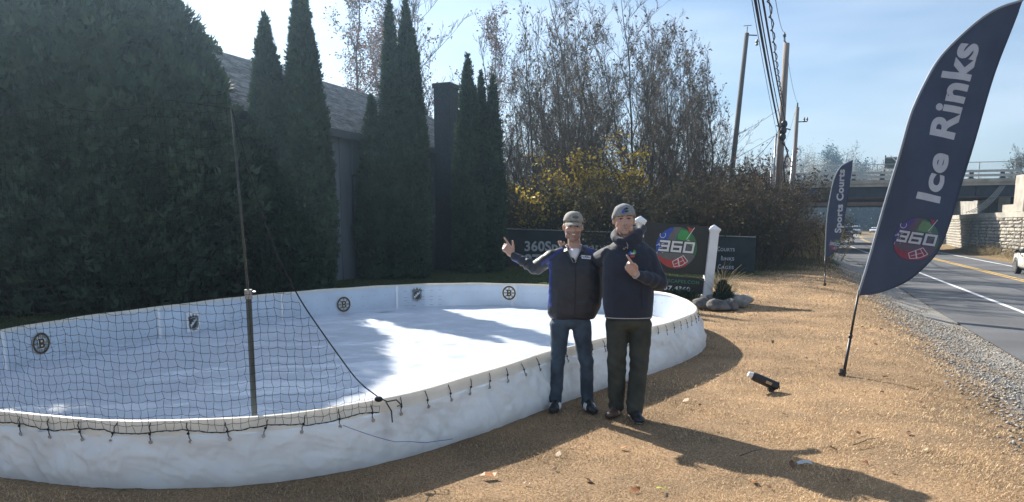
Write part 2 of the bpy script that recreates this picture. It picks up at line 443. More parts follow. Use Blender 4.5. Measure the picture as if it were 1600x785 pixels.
# cap rail on top of the boards, lapping over the outside
mb = MB()
for i in range(NR):
    zt = ztop(rimc[i].y)
    for off, z in ((-.022, zt-.03), (-.024, zt+.004), (-.008, zt+.012), (.014, zt+.006), (.020, zt-.012), (.024+.004*math.sin(i*.9), zt-.085)):
        mb.v.append(rpt(i, off, z+.003*math.sin(i*.35)))
for i in range(NR):
    i2 = (i+1) % NR
    for k in range(5): mb.f.append((i*6+k, i2*6+k, i2*6+k+1, i*6+k+1)); mb.m.append(0)
obj('cap_rail', mb, M_['capr'], rink, smooth=True)
_rt = np.random.RandomState(12).rand(97, 89)*2-1
def facet(x, y):
    i, j = math.floor(x), math.floor(y); u, v = x-i, y-j
    q = lambda a, b: _rt[a % 97, b % 89]
    if (i+j) % 2:
        return q(i, j)+u*(q(i+1, j)-q(i, j))+v*(q(i+1, j+1)-q(i+1, j)) if u > v else q(i, j)+v*(q(i, j+1)-q(i, j))+u*(q(i+1, j+1)-q(i, j+1))
    return q(i, j)+u*(q(i+1, j)-q(i, j))+v*(q(i, j+1)-q(i, j)) if u+v < 1 else q(i+1, j+1)+(1-u)*(q(i, j+1)-q(i+1, j+1))+(1-v)*(q(i+1, j)-q(i+1, j+1))
# tarp skirt hanging outside, creased and flaring to the ground
mb = MB(); NZ = 26; MS = 4; NS = NR*MS
tie = []   # indices of the tie points
def ridged(x, y, z): return 1-abs(noise.noise(Vector((x, y, z))))*2.0
for a in range(NS):
    i = a/MS; i0 = int(i); f = i-i0
    P0 = rpt(i0, 0, 0).lerp(rpt(i0+1, 0, 0), f); nn = rnorm(i0 % NR).lerp(rnorm((i0+1) % NR), f)
    s_ = RLEN*a/NS; zt = ztop(P0.y)-.082
    flare = .015+.09*min(1, max(0, (P0.x-1.0)/1.5))
    sag = .012*abs(math.sin(math.pi*s_/.27))
    for k in range(NZ+1):
        v = k/NZ; z = (zt-sag)*(1-v)+.004
        vd = noise.voronoi(Vector((s_*2.4+.5*noise.noise(Vector((s_*2, v*3, 4))), v*1.15+s_*.35, .5)))[0]; vc = noise.voronoi(Vector((s_*4.6-v*1.5, v*2.3, 3.5)))[0]
        sh = 1.2*noise.noise(Vector((s_*.7, 0, 40))); e1 = max(0, ridged(s_*2.6+sh*v*2.0, v*.45, 21)-.35); e2 = max(0, ridged(s_*6.5+sh*v*4+v*.8, v*.7, 27)-.3); e3 = max(0, ridged(s_*1.7+v*1.6, s_*.6-v*.9, 33)-.45)
        wn = .6*noise.noise(Vector((s_*1.3, v*1.1, 50))); vor = .031*facet(s_/.23+wn+sh*v, v*2.3+wn*.8)+.016*facet(s_/.10-wn-1.2*v, v*4.1+wn)+.04*e2**2
        d1 = max(0, ridged(s_*1.9+v*1.3, v*1.0+3, 1.0))**4*.010+vor
        d2 = .10*max(0, ridged(s_*4.3-v*2.6, v*2.2, 5.0)-.15)**3*.026+max(0, ridged(s_*7+v*5, v*3.1, 15.0)-.2)**3*.018
        d3 = noise.noise(Vector((s_*11-v*2, v*3, 9)))*.006
        fold = .034*(abs(math.sin(s_*math.pi/.27+1.1*v+.6*noise.noise(Vector((s_*.9, 0, 0)))))-.5)*(1-v)**1.2
        cr_ = .012*noise.noise(Vector((s_*1.6+v, v*1.5, 2)))
        out_ = .028+flare*(v**.9)+(d1+d2+d3+cr_)*min(1, v*4+.15)*min(1.0, (1-v)*3+.35)+fold*.5
        mb.v.append((P0.x+nn.x*out_, P0.y+nn.y*out_, z))
for a in range(NS):
    a2 = (a+1) % NS
    for k in range(NZ): mb.f.append((a*(NZ+1)+k, a*(NZ+1)+k+1, a2*(NZ+1)+k+1, a2*(NZ+1)+k)); mb.m.append(0)
obj('tarp_skirt', mb, M_['skirt'], rink, smooth=True)
# liner on the rink floor, wrinkled
bx0, bx1 = min(p.x for p in rimc), max(p.x for p in rimc); by0, by1 = min(p.y for p in rimc), max(p.y for p in rimc)
gn = 330; gx = np.linspace(bx0, bx1, gn); gy = np.linspace(by0, by1, gn)
XX, YY = np.meshgrid(gx, gy); ins = in_rink(XX.ravel(), YY.ravel(), -.02).reshape(XX.shape)
ZZ = np.zeros_like(XX)
for j in range(gn):
    for i in range(gn):
        if not ins[j, i]: continue
        x, y = XX[j, i], YY[j, i]
        wx = x+.35*noise.noise(Vector((x*.7, y*.7, 7))); wy = y+.35*noise.noise(Vector((x*.7, y*.7, 17)))
        a = max(0, ridged(wx*1.0, wy*2.1, 0)-.25)**3*.062
        b_ = max(0, ridged(wx*2.6+wy, wy*4.2-wx*.8, 3)-.25)**3*.050
        c_ = max(0, ridged(wx*5-wy*3, wy*7, 8)-.2)**2*.018
        wv = .8*noise.noise(Vector((x*.9, y*.9, 60))); ZZ[j, i] = .045+.45*a+.35*b_+.15*c_+.028*facet(x/.62+wv, y/.40-wv)+.011*facet(x/.27-wv+y*.8, y/.16+wv)+.010*noise.noise(Vector((x*1.5, y*1.5, 30)))
V = np.stack([XX.ravel(), YY.ravel(), ZZ.ravel()], 1); keep = ins[:-1, :-1] & ins[1:, :-1] & ins[:-1, 1:] & ins[1:, 1:]
J, I = np.nonzero(keep); F = np.stack([J*gn+I, J*gn+I+1, (J+1)*gn+I+1, (J+1)*gn+I], 1)
used = np.unique(F); remap = -np.ones(len(V), int); remap[used] = np.arange(len(used))
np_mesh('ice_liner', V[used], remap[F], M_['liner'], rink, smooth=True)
# edge of the liner running up the boards
mb = MB()
for i in range(NR):
    for off, z in ((-.14, .03), (-.06, .042), (-.016, .06+.006*noise.noise(Vector((i*.4, 0, 0)))), (-.0135, .07)): mb.v.append(rpt(i, off, z))
for i in range(NR):
    i2 = (i+1) % NR
    for k in range(3): mb.f.append((i*4+k, i2*4+k, i2*4+k+1, i*4+k+1)); mb.m.append(0)
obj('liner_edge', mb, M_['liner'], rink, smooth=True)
# cords that tie the skirt to the boards (front, in view)
front = [i for i in range(NR) if rnorm(i).dot(Vector((0,0,0))-rpt(i,0,0)) > 0]
rnd = random.Random(5)
cord_me = None; gro_me = None; acc = 0; nexts = 0
cm = MB(); cm.tube([(0,-.028,.05), (0,-.006,.052), (.004,.012,.03), (-.003,.016,0), (.004,.02,-.035), (-.003,.024,-.06), (.003,.018,-.075)], .0032, 6)
cm.ell((.002,.02,-.01), (.009,.008,.009), nu=8, nv=6)
cord_me = mesh_of('cord', cm, M_['cord'], True)
g_ = MB(); g_.lathe([(.006,0), (.013,0), (.013,.004), (.006,.004)], k=10, M=Matrix.Rotation(R(-90), 4, 'X')); gro_me = mesh_of('grommet', g_, M_['steel'])
i = front[0] if front else 0
run = []
for q in range(NR):
    if q in set(front): run.append(q)
k = 0
fs_ = sorted(front); step = max(3, int(.27/(RLEN/NR)))
for idx, i in enumerate(fs_):
    if idx % step: continue
    p = rpt(i, .02, ztop(rimc[i].y)-.055); nn = rnorm(i)
    c = link('cord', cord_me, rink); c.location = p; c.rotation_euler = (rnd.uniform(-.1,.1), rnd.uniform(-.35,.35), math.atan2(nn.y, nn.x)-R(90))
    g = link('grommet', gro_me, c); g.location = (0, .024, -.062)

# ------------------------------------------------------------------ printed marks
def circ(cx, cy, r, n=28, a0=0, a1=360): return [(cx+r*math.cos(R(a0+(a1-a0)*i/n)), cy+r*math.sin(R(a0+(a1-a0)*i/n))) for i in range(n if a1-a0 == 360 else n+1)]
def ringpoly(mb, cx, cy, r0, r1, fn, h, mi, n=28, a0=0, a1=360, sq=1.0):
    for i in range(n):
        t0, t1 = R(a0+(a1-a0)*i/n), R(a0+(a1-a0)*(i+1)/n)
        mb.flat([(cx+r0*math.cos(t0), cy+r0*math.sin(t0)*sq), (cx+r1*math.cos(t0), cy+r1*math.sin(t0)*sq), (cx+r1*math.cos(t1), cy+r1*math.sin(t1)*sq), (cx+r0*math.cos(t1), cy+r0*math.sin(t1)*sq)], fn, h, mi)
def ribbon(mb, pts, w_, fn, h, mi, closed=False, ext=True):
    n = len(pts); rng = range(n if closed else n-1)
    for i in rng:
        a = Vector((*pts[i], 0)); b_ = Vector((*pts[(i+1) % n], 0)); d = (b_-a)
        if d.length < 1e-6: continue
        d.normalize(); p = Vector((-d.y, d.x, 0))*w_/2
        if ext: a = a-d*w_/2; b_ = b_+d*w_/2
        mb.flat([(a-p)[:2], (b_-p)[:2], (b_+p)[:2], (a+p)[:2]], fn, h+i*.00002, mi)
def text_poly(s, size=1.0, offset=0.0, spacing=1.0, align='LEFT', shear=0):
    cu = bpy.data.curves.new('lettering', 'FONT'); cu.body = s; cu.size = size; cu.offset = offset; cu.space_character = spacing
    cu.align_x = align; cu.resolution_u = 6; cu.shear = shear; cu.fill_mode = 'FRONT'
    o = bpy.data.objects.new('lettering', cu); S.collection.objects.link(o); bpy.context.view_layer.update()
    me = bpy.data.meshes.new_from_object(o.evaluated_get(bpy.context.evaluated_depsgraph_get()))
    vs = [tuple(v.co) for v in me.vertices]; fs = [tuple(p.vertices) for p in me.polygons]
    bpy.data.objects.remove(o); bpy.data.curves.remove(cu); bpy.data.meshes.remove(me); return vs, fs
def put_text(mb, s, fn, h, mi, x0=0, y0=0, size=1, offset=0, spacing=1, align='LEFT', width=None, sy=1.0, rot=0, shear=0):
    vs, fs = text_poly(s, size, offset, spacing, align, shear)
    if width:
        a = min(v[0] for v in vs); b_ = max(v[0] for v in vs); k = width/(b_-a)
        off = a if align == 'LEFT' else (a+b_)/2
        vs = [((v[0]-off)*k, v[1]*sy, 0) for v in vs]
    else: vs = [(v[0], v[1]*sy, 0) for v in vs]
    c, s_ = math.cos(rot), math.sin(rot)
    if mb.maxe: vs, fs = split_tris([(v[0], v[1]) for v in vs], [f for f in fs if len(f) == 3], mb.maxe)
    mb.add([fn(x0+v[0]*c-v[1]*s_, y0+v[0]*s_+v[1]*c, h) for v in vs], fs, mi)
M_['ink'] = mat('black_ink', (.02,.02,.022), .5, .1, 10); M_['gold'] = mat('gold_ink', (.55,.36,.10), .5, .1, 10)
M_['silver'] = mat('silver_ink', (.33,.34,.35), .5, .1, 10); M_['whiteink'] = mat('white_ink', (.78,.78,.78), .5, .05, 10)
EM = [M_['whiteink'], M_['ink'], M_['gold'], M_['silver']]
def spoked_b(mb, fn, r, h, square=False):
    if square:
        for q in range(12): a, b_ = r*1.12*(q/6-1), r*1.12*((q+1)/6-1); mb.flat([(a,-r*1.12), (b_,-r*1.12), (b_,r*1.12), (a,r*1.12)], fn, h, 0)
    h += .0015
    ringpoly(mb, 0, 0, r*.80, r, fn, h, 1); ringpoly(mb, 0, 0, r, r*1.03, fn, h, 2)
    for k in range(8):
        a = R(45*k); c, s_ = math.cos(a), math.sin(a)
        q = lambda l, w_: (l*c-w_*s_, l*s_+w_*c)
        mb.flat([q(.36*r,-.10*r), q(.80*r,-.075*r), q(.80*r,.075*r), q(.36*r,.10*r)], fn, h, 1)
        mb.flat([q(.40*r,-.055*r), q(.80*r,-.04*r), q(.80*r,.04*r), q(.40*r,.055*r)], fn, h+.001, 2)
    for hh, mi, g in ((h+.002, 0, .10), (h+.003, 1, .05)):
        b_ = [(-.34,-.42), (.12,-.42), (.33,-.27), (.33,-.10), (.22,0), (.31,.10), (.31,.28), (.12,.42), (-.34,.42), (-.34,.28), (-.26,.28), (-.26,-.28), (-.34,-.28)]
        mb.flat([((x+(g if x > 0 else -g)*1)*r, (y+(g if y > 0 else -g))*r) for x, y in b_], fn, hh, mi)
    for y in (-.20, .20):
        mb.flat([((x)*r, (y+yy)*r) for x, yy in ((-.10,-.11), (.10,-.11), (.16,-.05), (.16,.05), (.10,.11), (-.10,.11))], fn, h+.004, 2)
        mb.flat([((x)*r, (y+yy)*r) for x, yy in ((-.06,-.05), (.08,-.05), (.10,0), (.08,.05), (-.06,.05))], fn, h+.005, 0)
def shield(mb, fn, r, h, square=False):
    if square: mb.flat([(-r,-r*1.15), (r,-r*1.15), (r,r*1.2), (-r,r*1.2)], fn, h, 0)
    out_ = [(0,-1.1), (.35,-.92), (.66,-.72), (.74,-.35), (.70,.1), (.78,.55), (.74,.72), (.58,.66), (.50,.98), (.36,.72), (.16,.76), (0,1.08), (-.16,.76), (-.36,.72), (-.50,.98), (-.58,.66), (-.74,.72), (-.78,.55), (-.70,.1), (-.74,-.35), (-.66,-.72), (-.35,-.92)]
    mb.flat([(x*r, y*r) for x, y in out_], fn, h+.0015, 3)
    mb.flat([(x*r*.86, y*r*.86) for x, y in out_], fn, h+.0025, 1)
    inn = [(0,-.88), (.45,-.66), (.55,-.3), (.52,.45), (0,.55), (-.52,.45), (-.55,-.3), (-.45,-.66)]
    mb.flat([(x*r, y*r) for x, y in inn], fn, h+.0035, 3)
    mb.flat([(x*r*.90, y*r*.90-.01*r) for x, y in inn], fn, h+.0045, 1)
    mb.flat([(x*r, y*r) for x, y in ((-.52,-.48), (-.40,-.66), (.50,.20), (.52,.42), (.40,.44))], fn, h+.0055, 3)
    put_text(mb, 'NHL', fn, h+.0065, 0, -.30*r, -.50*r, .42*r, .012*r, width=.95*r, rot=R(44))
def wall_fn(px):
    best = min((i for i in range(NR) if rnorm(i).dot(-rpt(i,0,0)) < 0), key=lambda i: abs(px_of(i, .3)[0]-px))
    def fn(u, v, h):   # u to the right as seen from inside the rink
        k = -u*ORI/(RLEN/NR); i0 = best+k; a = math.floor(i0); f = i0-a
        p = rpt(a, -.027-h, v).lerp(rpt(a+1, -.027-h, v), f); return p
    a_, b__ = proj(*fn(.2, .3, 0)), proj(*fn(-.2, .3, 0))
    if a_[0] < b__[0]: return lambda u, v, h, g=fn: g(-u, v, h)
    return fn
for px, pyc, r, kind_, sq in ((62,537,.125,'b',False), (300,503,.125,'s',True), (537,476,.135,'b',False), (649,460,.135,'s',False), (798,458,.135,'b',True)):
    f0 = wall_fn(px); best = None
    zc = min((z/200 for z in range(20, 100)), key=lambda z: abs(proj(*f0(0, z, 0))[1]-pyc))
    fn = lambda u, v, h, f=f0, z=zc: f(u, v+z, h)
    mb = MB(.04); (spoked_b if kind_ == 'b' else shield)(mb, fn, r, .001, sq)
    o = obj('emblem', mb, EM, rink)
    tag(o, 'round black and gold emblem with a spoked letter B' if kind_ == 'b' else 'black and silver crowned shield emblem with diagonal letters')

# ------------------------------------------------------------------ net and its post
pole_y = 4.56
pb = atY(397, 641, pole_y); pt = atY(388, 460, pole_y); ptop = atY(362, 170, pole_y)
post = thing('net_post', (pb.x, pb.y, .05), 'dark square net post standing just inside the near boards of the rink', 'post')
mb = MB(); d0 = Vector((pb.x, pb.y, .05))
ax = (pt-Vector((pb.x, pb.y, pb.z))).normalized(); L0 = (pt.z-.05)/ax.z
base = Vector((0,0,0)); topv = ax*L0
mb.tube([base, topv], .019, 4); obj('lower_tube', mb, M_['pipe'], post)
mb = MB(); mb.tube([topv-ax*.02, ptop-d0], [.009, .0075], 8); obj('upper_tube', mb, M_['pipe'], post, True)
mb = MB(); mb.tube([topv-ax*.03, topv+ax*.03], .025, 8); mb.tube([topv+Vector((.02,0,.015)), topv+Vector((.05,-.01,.015))], .006, 6); obj('clamp', mb, M_['steel'], post)
rope_px = [(362,170), (382,240), (404,320), (430,392), (444,420), (468,468), (500,515), (530,557), (560,598), (588,625)]
def rope_y(px):
    for (a, b_), (c, d) in zip(rope_px[:-1], rope_px[1:]):
        if a <= px <= c: return b_+(d-b_)*(px-a)/(c-a)
    return 170 if px < 362 else 625
# rim stations from the rope's end to beyond the left of the frame
i_end = min(front, key=lambda i: abs(px_of(i, .45)[0]-588))
direction = -1 if rpt(i_end-5, 0, 0).x < rpt(i_end, 0, 0).x else 1
cell = .05; ds = RLEN/NR; ncol = 78; rows = 42; rnd = random.Random(11)
node = {}
for c in range(ncol):
    i = i_end+direction*(c*cell/ds); a = math.floor(i); f = i-a
    p = rpt(a, .03, 0).lerp(rpt(a+1, .03, 0), f)
    px0 = proj(p.x, p.y, .45)[0]
    for r_ in range(rows):
        z = .365+.012*math.sin(c*.55)+r_*cell
        lean = -.02*(z-.4)
        pos = Vector((p.x+lean, p.y, z)); pp = proj(*pos)
        zt = 2.42-.10*math.sin(min(1, max(0, (c-17)/60.))*math.pi)
        if pp[0] > 362 and pp[1] < rope_y(pp[0])-2: continue
        if z > zt: continue
        node[(c, r_)] = pos+Vector((rnd.uniform(-.004,.004)+(.004 if (c+r_) % 2 else -.004), rnd.uniform(-.006,.006), rnd.uniform(-.004,.004)+(.003 if c % 2 else -.003)))
seg0, seg1 = [], []
for (c, r_), p in node.items():
    for q in ((c+1, r_), (c, r_+1)):
        if q in node:
            m_ = (p+node[q])/2+Vector((rnd.uniform(-.003,.003), 0, -.004 if q[0] != c else 0)); seg0 += [p, m_]; seg1 += [m_, node[q]]
def tubes_np(P0, P1, R0, R1, k=3):
    P0 = np.asarray(P0, float); P1 = np.asarray(P1, float); n = len(P0)
    R0 = np.broadcast_to(np.asarray(R0, float), (n,)); R1 = np.broadcast_to(np.asarray(R1, float), (n,))
    D = P1-P0; D /= np.maximum(1e-9, np.linalg.norm(D, axis=1))[:, None]
    up = np.where(np.abs(D[:, 2:3]) < .9, np.array([[0,0,1.]]), np.array([[1.,0,0]]))
    A = np.cross(D, up); A /= np.linalg.norm(A, axis=1)[:, None]; B = np.cross(D, A)
    V = np.zeros((n, 2*k, 3))
    for j in range(k):
        c, s_ = math.cos(2*math.pi*j/k), math.sin(2*math.pi*j/k); o_ = A*c+B*s_
        V[:, j] = P0+o_*R0[:, None]; V[:, k+j] = P1+o_*R1[:, None]
    F = np.array([[j, (j+1) % k, k+(j+1) % k, k+j] for j in range(k)])
    F = (np.arange(n)[:, None, None]*2*k+F[None]).reshape(-1, 4)
    return V.reshape(-1, 3), F
V, F = tubes_np([tuple(p) for p in seg0], [tuple(p) for p in seg1], .0015, .0015, 3)
net = thing('barrier_net', (0,0,0), 'black knotted netting hung across the near left side of the rink', 'net')
nm = np_mesh('netting', V, F, M_['cord'], net); tag(nm, kind='stuff')
rope = []
edge = {}
for (c, r_), p in node.items():
    if c <= 17+4: edge.setdefault(c, []).append(p)
ends = [max(v, key=lambda p: p.z) for c, v in sorted(edge.items()) if v]
pe = rpt(i_end, .03, .47); pe2 = Vector((ptop.x, ptop.y, ptop.z))
rp_pts = [pe]
for px, py in reversed(rope_px[1:-1]):
    i = min(front, key=lambda i: abs(px_of(i, .45)[0]-px)); rp_pts.append(atY(px, py, rpt(i, .03, 0).y))
rp_pts.append(pe2)
for _ in range(2): rp_pts = [rp_pts[0]]+[q for a, b_ in zip(rp_pts[:-1], rp_pts[1:]) for q in (a.lerp(b_, .25), a.lerp(b_, .75))]+[rp_pts[-1]]
mb = MB(); mb.tube(rp_pts, .0045, 6); obj('edge_rope', mb, M_['cord'], net, True)
mb = MB(); mb.ell(pe+Vector((0,-.02,-.005)), (.03,.022,.02), nu=10, nv=8)
mb.tube([pe, pe+Vector((.06,-.03,-.02)), pe+Vector((.12,-.02,-.01)), pe+Vector((.15,0,-.05)), pe+Vector((.12,.0,-.06))], .005, 6)
mb.tube([pe+Vector((.05,-.03,-.02)), pe+Vector((.09,-.05,-.08)), pe+Vector((.095,-.05,-.16))], .005, 6)
obj('knot', mb, M_['cord'], net, True)
mb = MB(); lo = [node[(c, 0)] for c in range(ncol) if (c, 0) in node]; mb.tube(lo, .003, 4); obj('bottom_rope', mb, M_['cord'], net)
mb = MB(); hi = [max([node[q] for q in node if q[0] == c], key=lambda p: p.z) for c in range(22, ncol)]; mb.tube([pe2]+hi, .002, 4); obj('top_rope', mb, M_['cord'], net)
# thin blue string trailing over the skirt
mb = MB(); pts = []
for k in range(13):
    t = k/12; i = min(front, key=lambda i: abs(px_of(i, .4)[0]-(525+160*t)))
    pts.append(rpt(i, .10+.07*t, .34-.27*math.sin(t*1.6)*.8-.03*t))
mb.tube(pts, .0022, 5); tag(obj('blue_string', mb, mat('blue_string', (.08,.12,.35), .8)), 'thin blue string trailing down the front of the tarp skirt', 'string')
# ------------------------------------------------------------------ evergreens
def cedar_crown(name, H, prof, nspray, size, seed, parent, lumps=.27, core=.78, z0=.05, mats=None, thin=0.0):
    """prof(t) gives the radius at height fraction t; sprays are small fans of leaf"""
    g = np.random.RandomState(seed)
    zz = np.linspace(0, 1, 400); pr = np.array([prof(t) for t in zz]); cdf = np.cumsum(pr+.02); cdf /= cdf[-1]
    t = np.interp(g.rand(nspray), cdf, zz); th = g.rand(nspray)*2*np.pi
    lump = np.array([noise.noise(Vector((math.cos(a)*1.8, math.sin(a)*1.8, tt*H*1.1+seed))) for a, tt in zip(th, t)])
    lump2 = np.array([noise.noise(Vector((math.cos(a)*5, math.sin(a)*5, tt*H*3.2+seed))) for a, tt in zip(th, t)])
    r = np.interp(t, zz, pr)*(1+lumps*lump+lumps*.6*lump2)*(1-.30*g.rand(nspray)**2)+.03*g.randn(nspray)
    P = np.stack([r*np.cos(th), r*np.sin(th), z0+t*(H-z0)], 1)
    out = np.stack([np.cos(th), np.sin(th), np.zeros(nspray)], 1)
    D = out*.55+np.array([0,0,.75])+g.randn(nspray, 3)*.38; D /= np.linalg.norm(D, axis=1)[:, None]
    side = np.cross(D, out+g.randn(nspray, 3)*.8); side /= np.linalg.norm(side, axis=1)[:, None]
    L = size*(.6+.8*g.rand(nspray)); Wd = L*.30
    # fan of three leaflets: 3 thin kites from one base
    V = np.zeros((nspray, 9, 3)); F = []
    N = np.cross(D, side)
    for k, (an, ln) in enumerate(((0, 1.0), (.55, .75), (-.55, .75))):
        d = D*math.cos(an)+side*math.sin(an); s_ = side*math.cos(an)-D*math.sin(an)
        V[:, k*3] = P-d*(L*.1)[:, None]; 
        V[:, k*3+1] = P+d*(L*ln)[:, None]+N*(L*.05)[:, None]; V[:, k*3+2] = P+d*(L*.45*ln)[:, None]+s_*(Wd)[:, None]*(1 if k != 2 else -1)
        F.append([k*3, k*3+2, k*3+1])
    F = (np.arange(nspray)[:, None, None]*9+np.array(F)[None]).reshape(-1, 3)
    tint = (.75+.5*g.rand(nspray))[:, None]*np.array([[1.0, 1.0, 1.0]]); tint = tint*(1+np.stack([.25*lump2, .12*lump2, 0*lump2], 1))
    o = np_mesh(name, V.reshape(-1, 3), F, (mats or M_['leafdark']), parent, col=np.repeat(tint, 9, 0))
    mb = MB(); k = 18; nz_ = 26  # dark solid core added inside the crown to block light
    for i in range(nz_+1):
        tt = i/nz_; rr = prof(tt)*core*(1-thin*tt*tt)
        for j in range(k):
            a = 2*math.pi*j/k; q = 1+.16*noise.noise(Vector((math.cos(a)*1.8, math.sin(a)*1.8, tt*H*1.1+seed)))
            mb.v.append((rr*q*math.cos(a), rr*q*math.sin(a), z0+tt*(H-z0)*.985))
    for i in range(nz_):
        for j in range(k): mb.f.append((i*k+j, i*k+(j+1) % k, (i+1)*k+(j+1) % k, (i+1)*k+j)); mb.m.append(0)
    LASTCORE[0] = obj('light_block_core', mb, M_['cedarcore'], parent, True)
    return o
LASTCORE = [None]
def col_prof(Rm, base=.8, pw=1.0): return lambda t: Rm*(base+(1-base)*min(1, t/.25))*(1-max(0, (t-.22)/.78)**1.7)**.9
AG = 'columnar evergreens in front of the grey house'
def columnar(x, y, tips, label, seed, n=7000, size=.105, zb=0):
    """one planted evergreen with one or more leaders: tips = [(dx, dy, H, R)]"""
    r_ = thing('columnar_evergreen', (x, y, zb), label, 'tree', AG)
    for k, (dx, dy, H, Rm) in enumerate(tips):
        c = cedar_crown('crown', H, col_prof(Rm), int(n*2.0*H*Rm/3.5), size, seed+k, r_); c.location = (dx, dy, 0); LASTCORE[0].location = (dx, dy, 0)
    mb = MB(); mb.tube([(0,0,0), (0,0,tips[0][2]*.5)], [.11, .05], 8); obj('trunk', mb, M_['bark'], r_)
def X(px, D): return (px-800)/FPX*D*1.0
columnar(X(431,17.4), 17.4, [(0,0,6.45,.62), (.22,.1,5.4,.42)], 'shorter left evergreen column of the nearest pair beside the big cedars', 21, 9000)
columnar(X(486,17.0), 17.0, [(0,0,7.15,.58), (-.18,.15,6.0,.45)], 'tallest dark evergreen column, its tip above the roof and out of frame', 31, 9000)
columnar(X(606,21.8), 21.8, [(.22,0,8.1,.42), (-.35,-.1,5.4,.48)], 'left evergreen column of the middle pair, with a lower shoulder on its left', 41, 8000)
columnar(X(642,22.0), 22.0, [(0,0,8.15,.55), (.18,.1,7.3,.42)], 'right evergreen column of the middle pair, left of the chimney', 51, 8000)
columnar(X(733,24.6), 24.6, [(0,0,7.2,.55)], 'evergreen column just right of the dark chimney, tallest of the last three', 61, 7000)
columnar(X(753,25.2), 25.2, [(0,0,6.75,.45)], 'slim evergreen column in the middle of the last three', 71, 6000)
columnar(X(771,24.8), 24.8, [(0,0,6.6,.42)], 'rightmost evergreen column, beside the end of the house', 81, 6000)
def big_prof(Rm): return lambda t: Rm*(.93+.07*math.sin(min(1, t/.2)*1.57))*(1-max(0, (t-.10)/.90)**2.4)
BG = 'big cedars behind the rink'
for px_, (x, y, H, Rm, n, lb) in enumerate([(-10.4, 16.4, 9.7, 4.5, 48000, 'huge dark cedar behind the left end of the rink, its right edge against the sky'),
        (-14.6, 15.2, 10.8, 4.3, 30000, 'huge dark cedar filling the left edge of the picture'),
        (-12.8, 20.8, 12.0, 3.9, 16000, 'huge dark cedar half hidden between and behind the two front ones')]):
    r_ = thing('big_cedar', (x, y, 0), lb, 'tree', BG)
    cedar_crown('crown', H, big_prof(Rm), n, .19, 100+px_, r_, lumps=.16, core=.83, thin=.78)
    mb = MB(); mb.tube([(0,0,0), (0,0,H*.7)], [.28, .08], 8); obj('trunk', mb, M_['bark'], r_)

# ------------------------------------------------------------------ bare trees and brush
def grow(seed, H=12., levels=4, nst=1, spread=.5, r0=.10, trunk_seg=11, kids=(2, 1.6, 1.5, 1.0), up=.25, start=.22, base_spread=.1, long_=(.26, .46)):
    g = random.Random(seed); segs = []; tips = []
    stack = []
    for s_ in range(nst):
        a = g.uniform(0, 6.28); d = Vector((math.cos(a)*base_spread, math.sin(a)*base_spread, 1)).normalized()
        p = Vector((math.cos(a)*.12*nst**.5, math.sin(a)*.12*nst**.5, 0)) if nst > 1 else Vector((0,0,0))
        stack.append((p, d, H*g.uniform(.8, 1.0), r0*g.uniform(.7, 1), 0))
    while stack:
        p, d, L, r_, lv = stack.pop()
        n = trunk_seg if lv == 0 else (6 if lv == 1 else (4 if lv == 2 else 3)); sl_ = L/n
        for i in range(n):
            t = i/n; jt = .10 if lv == 0 else .24
            d = (d+Vector((g.gauss(0, jt), g.gauss(0, jt), g.gauss(0, jt*.6)+(up*.35 if lv else .05)))).normalized()
            q = p+d*sl_; ra = r_*(1-t*.85); rb = r_*(1-(i+1)/n*.85); segs.append((p, q, ra, rb, lv))
            if lv < levels-1 and (lv > 0 or t > start):
                k = kids[lv]; k = int(k)+(1 if g.random() < k-int(k) else 0)
                for _ in range(k):
                    a = g.uniform(0, 6.28); perp = d.orthogonal().normalized(); perp = Matrix.Rotation(a, 3, d) @ perp
                    nd = (d*g.uniform(.75, 1.1)+perp*spread*g.uniform(.7, 1.5)+Vector((0,0,up*.5))).normalized()
                    nl = L*(1-t*.72)*g.uniform(*(long_ if lv == 0 else (.26, .46)))*(1 if lv == 0 else .9)
                    stack.append((p.lerp(q, g.random()), nd, max(nl, .25), rb*.55, lv+1))
            p = q
        tips.append((p, d))
        if lv >= levels-2: tips.append((p.lerp(q, .5), d))
    return segs, tips
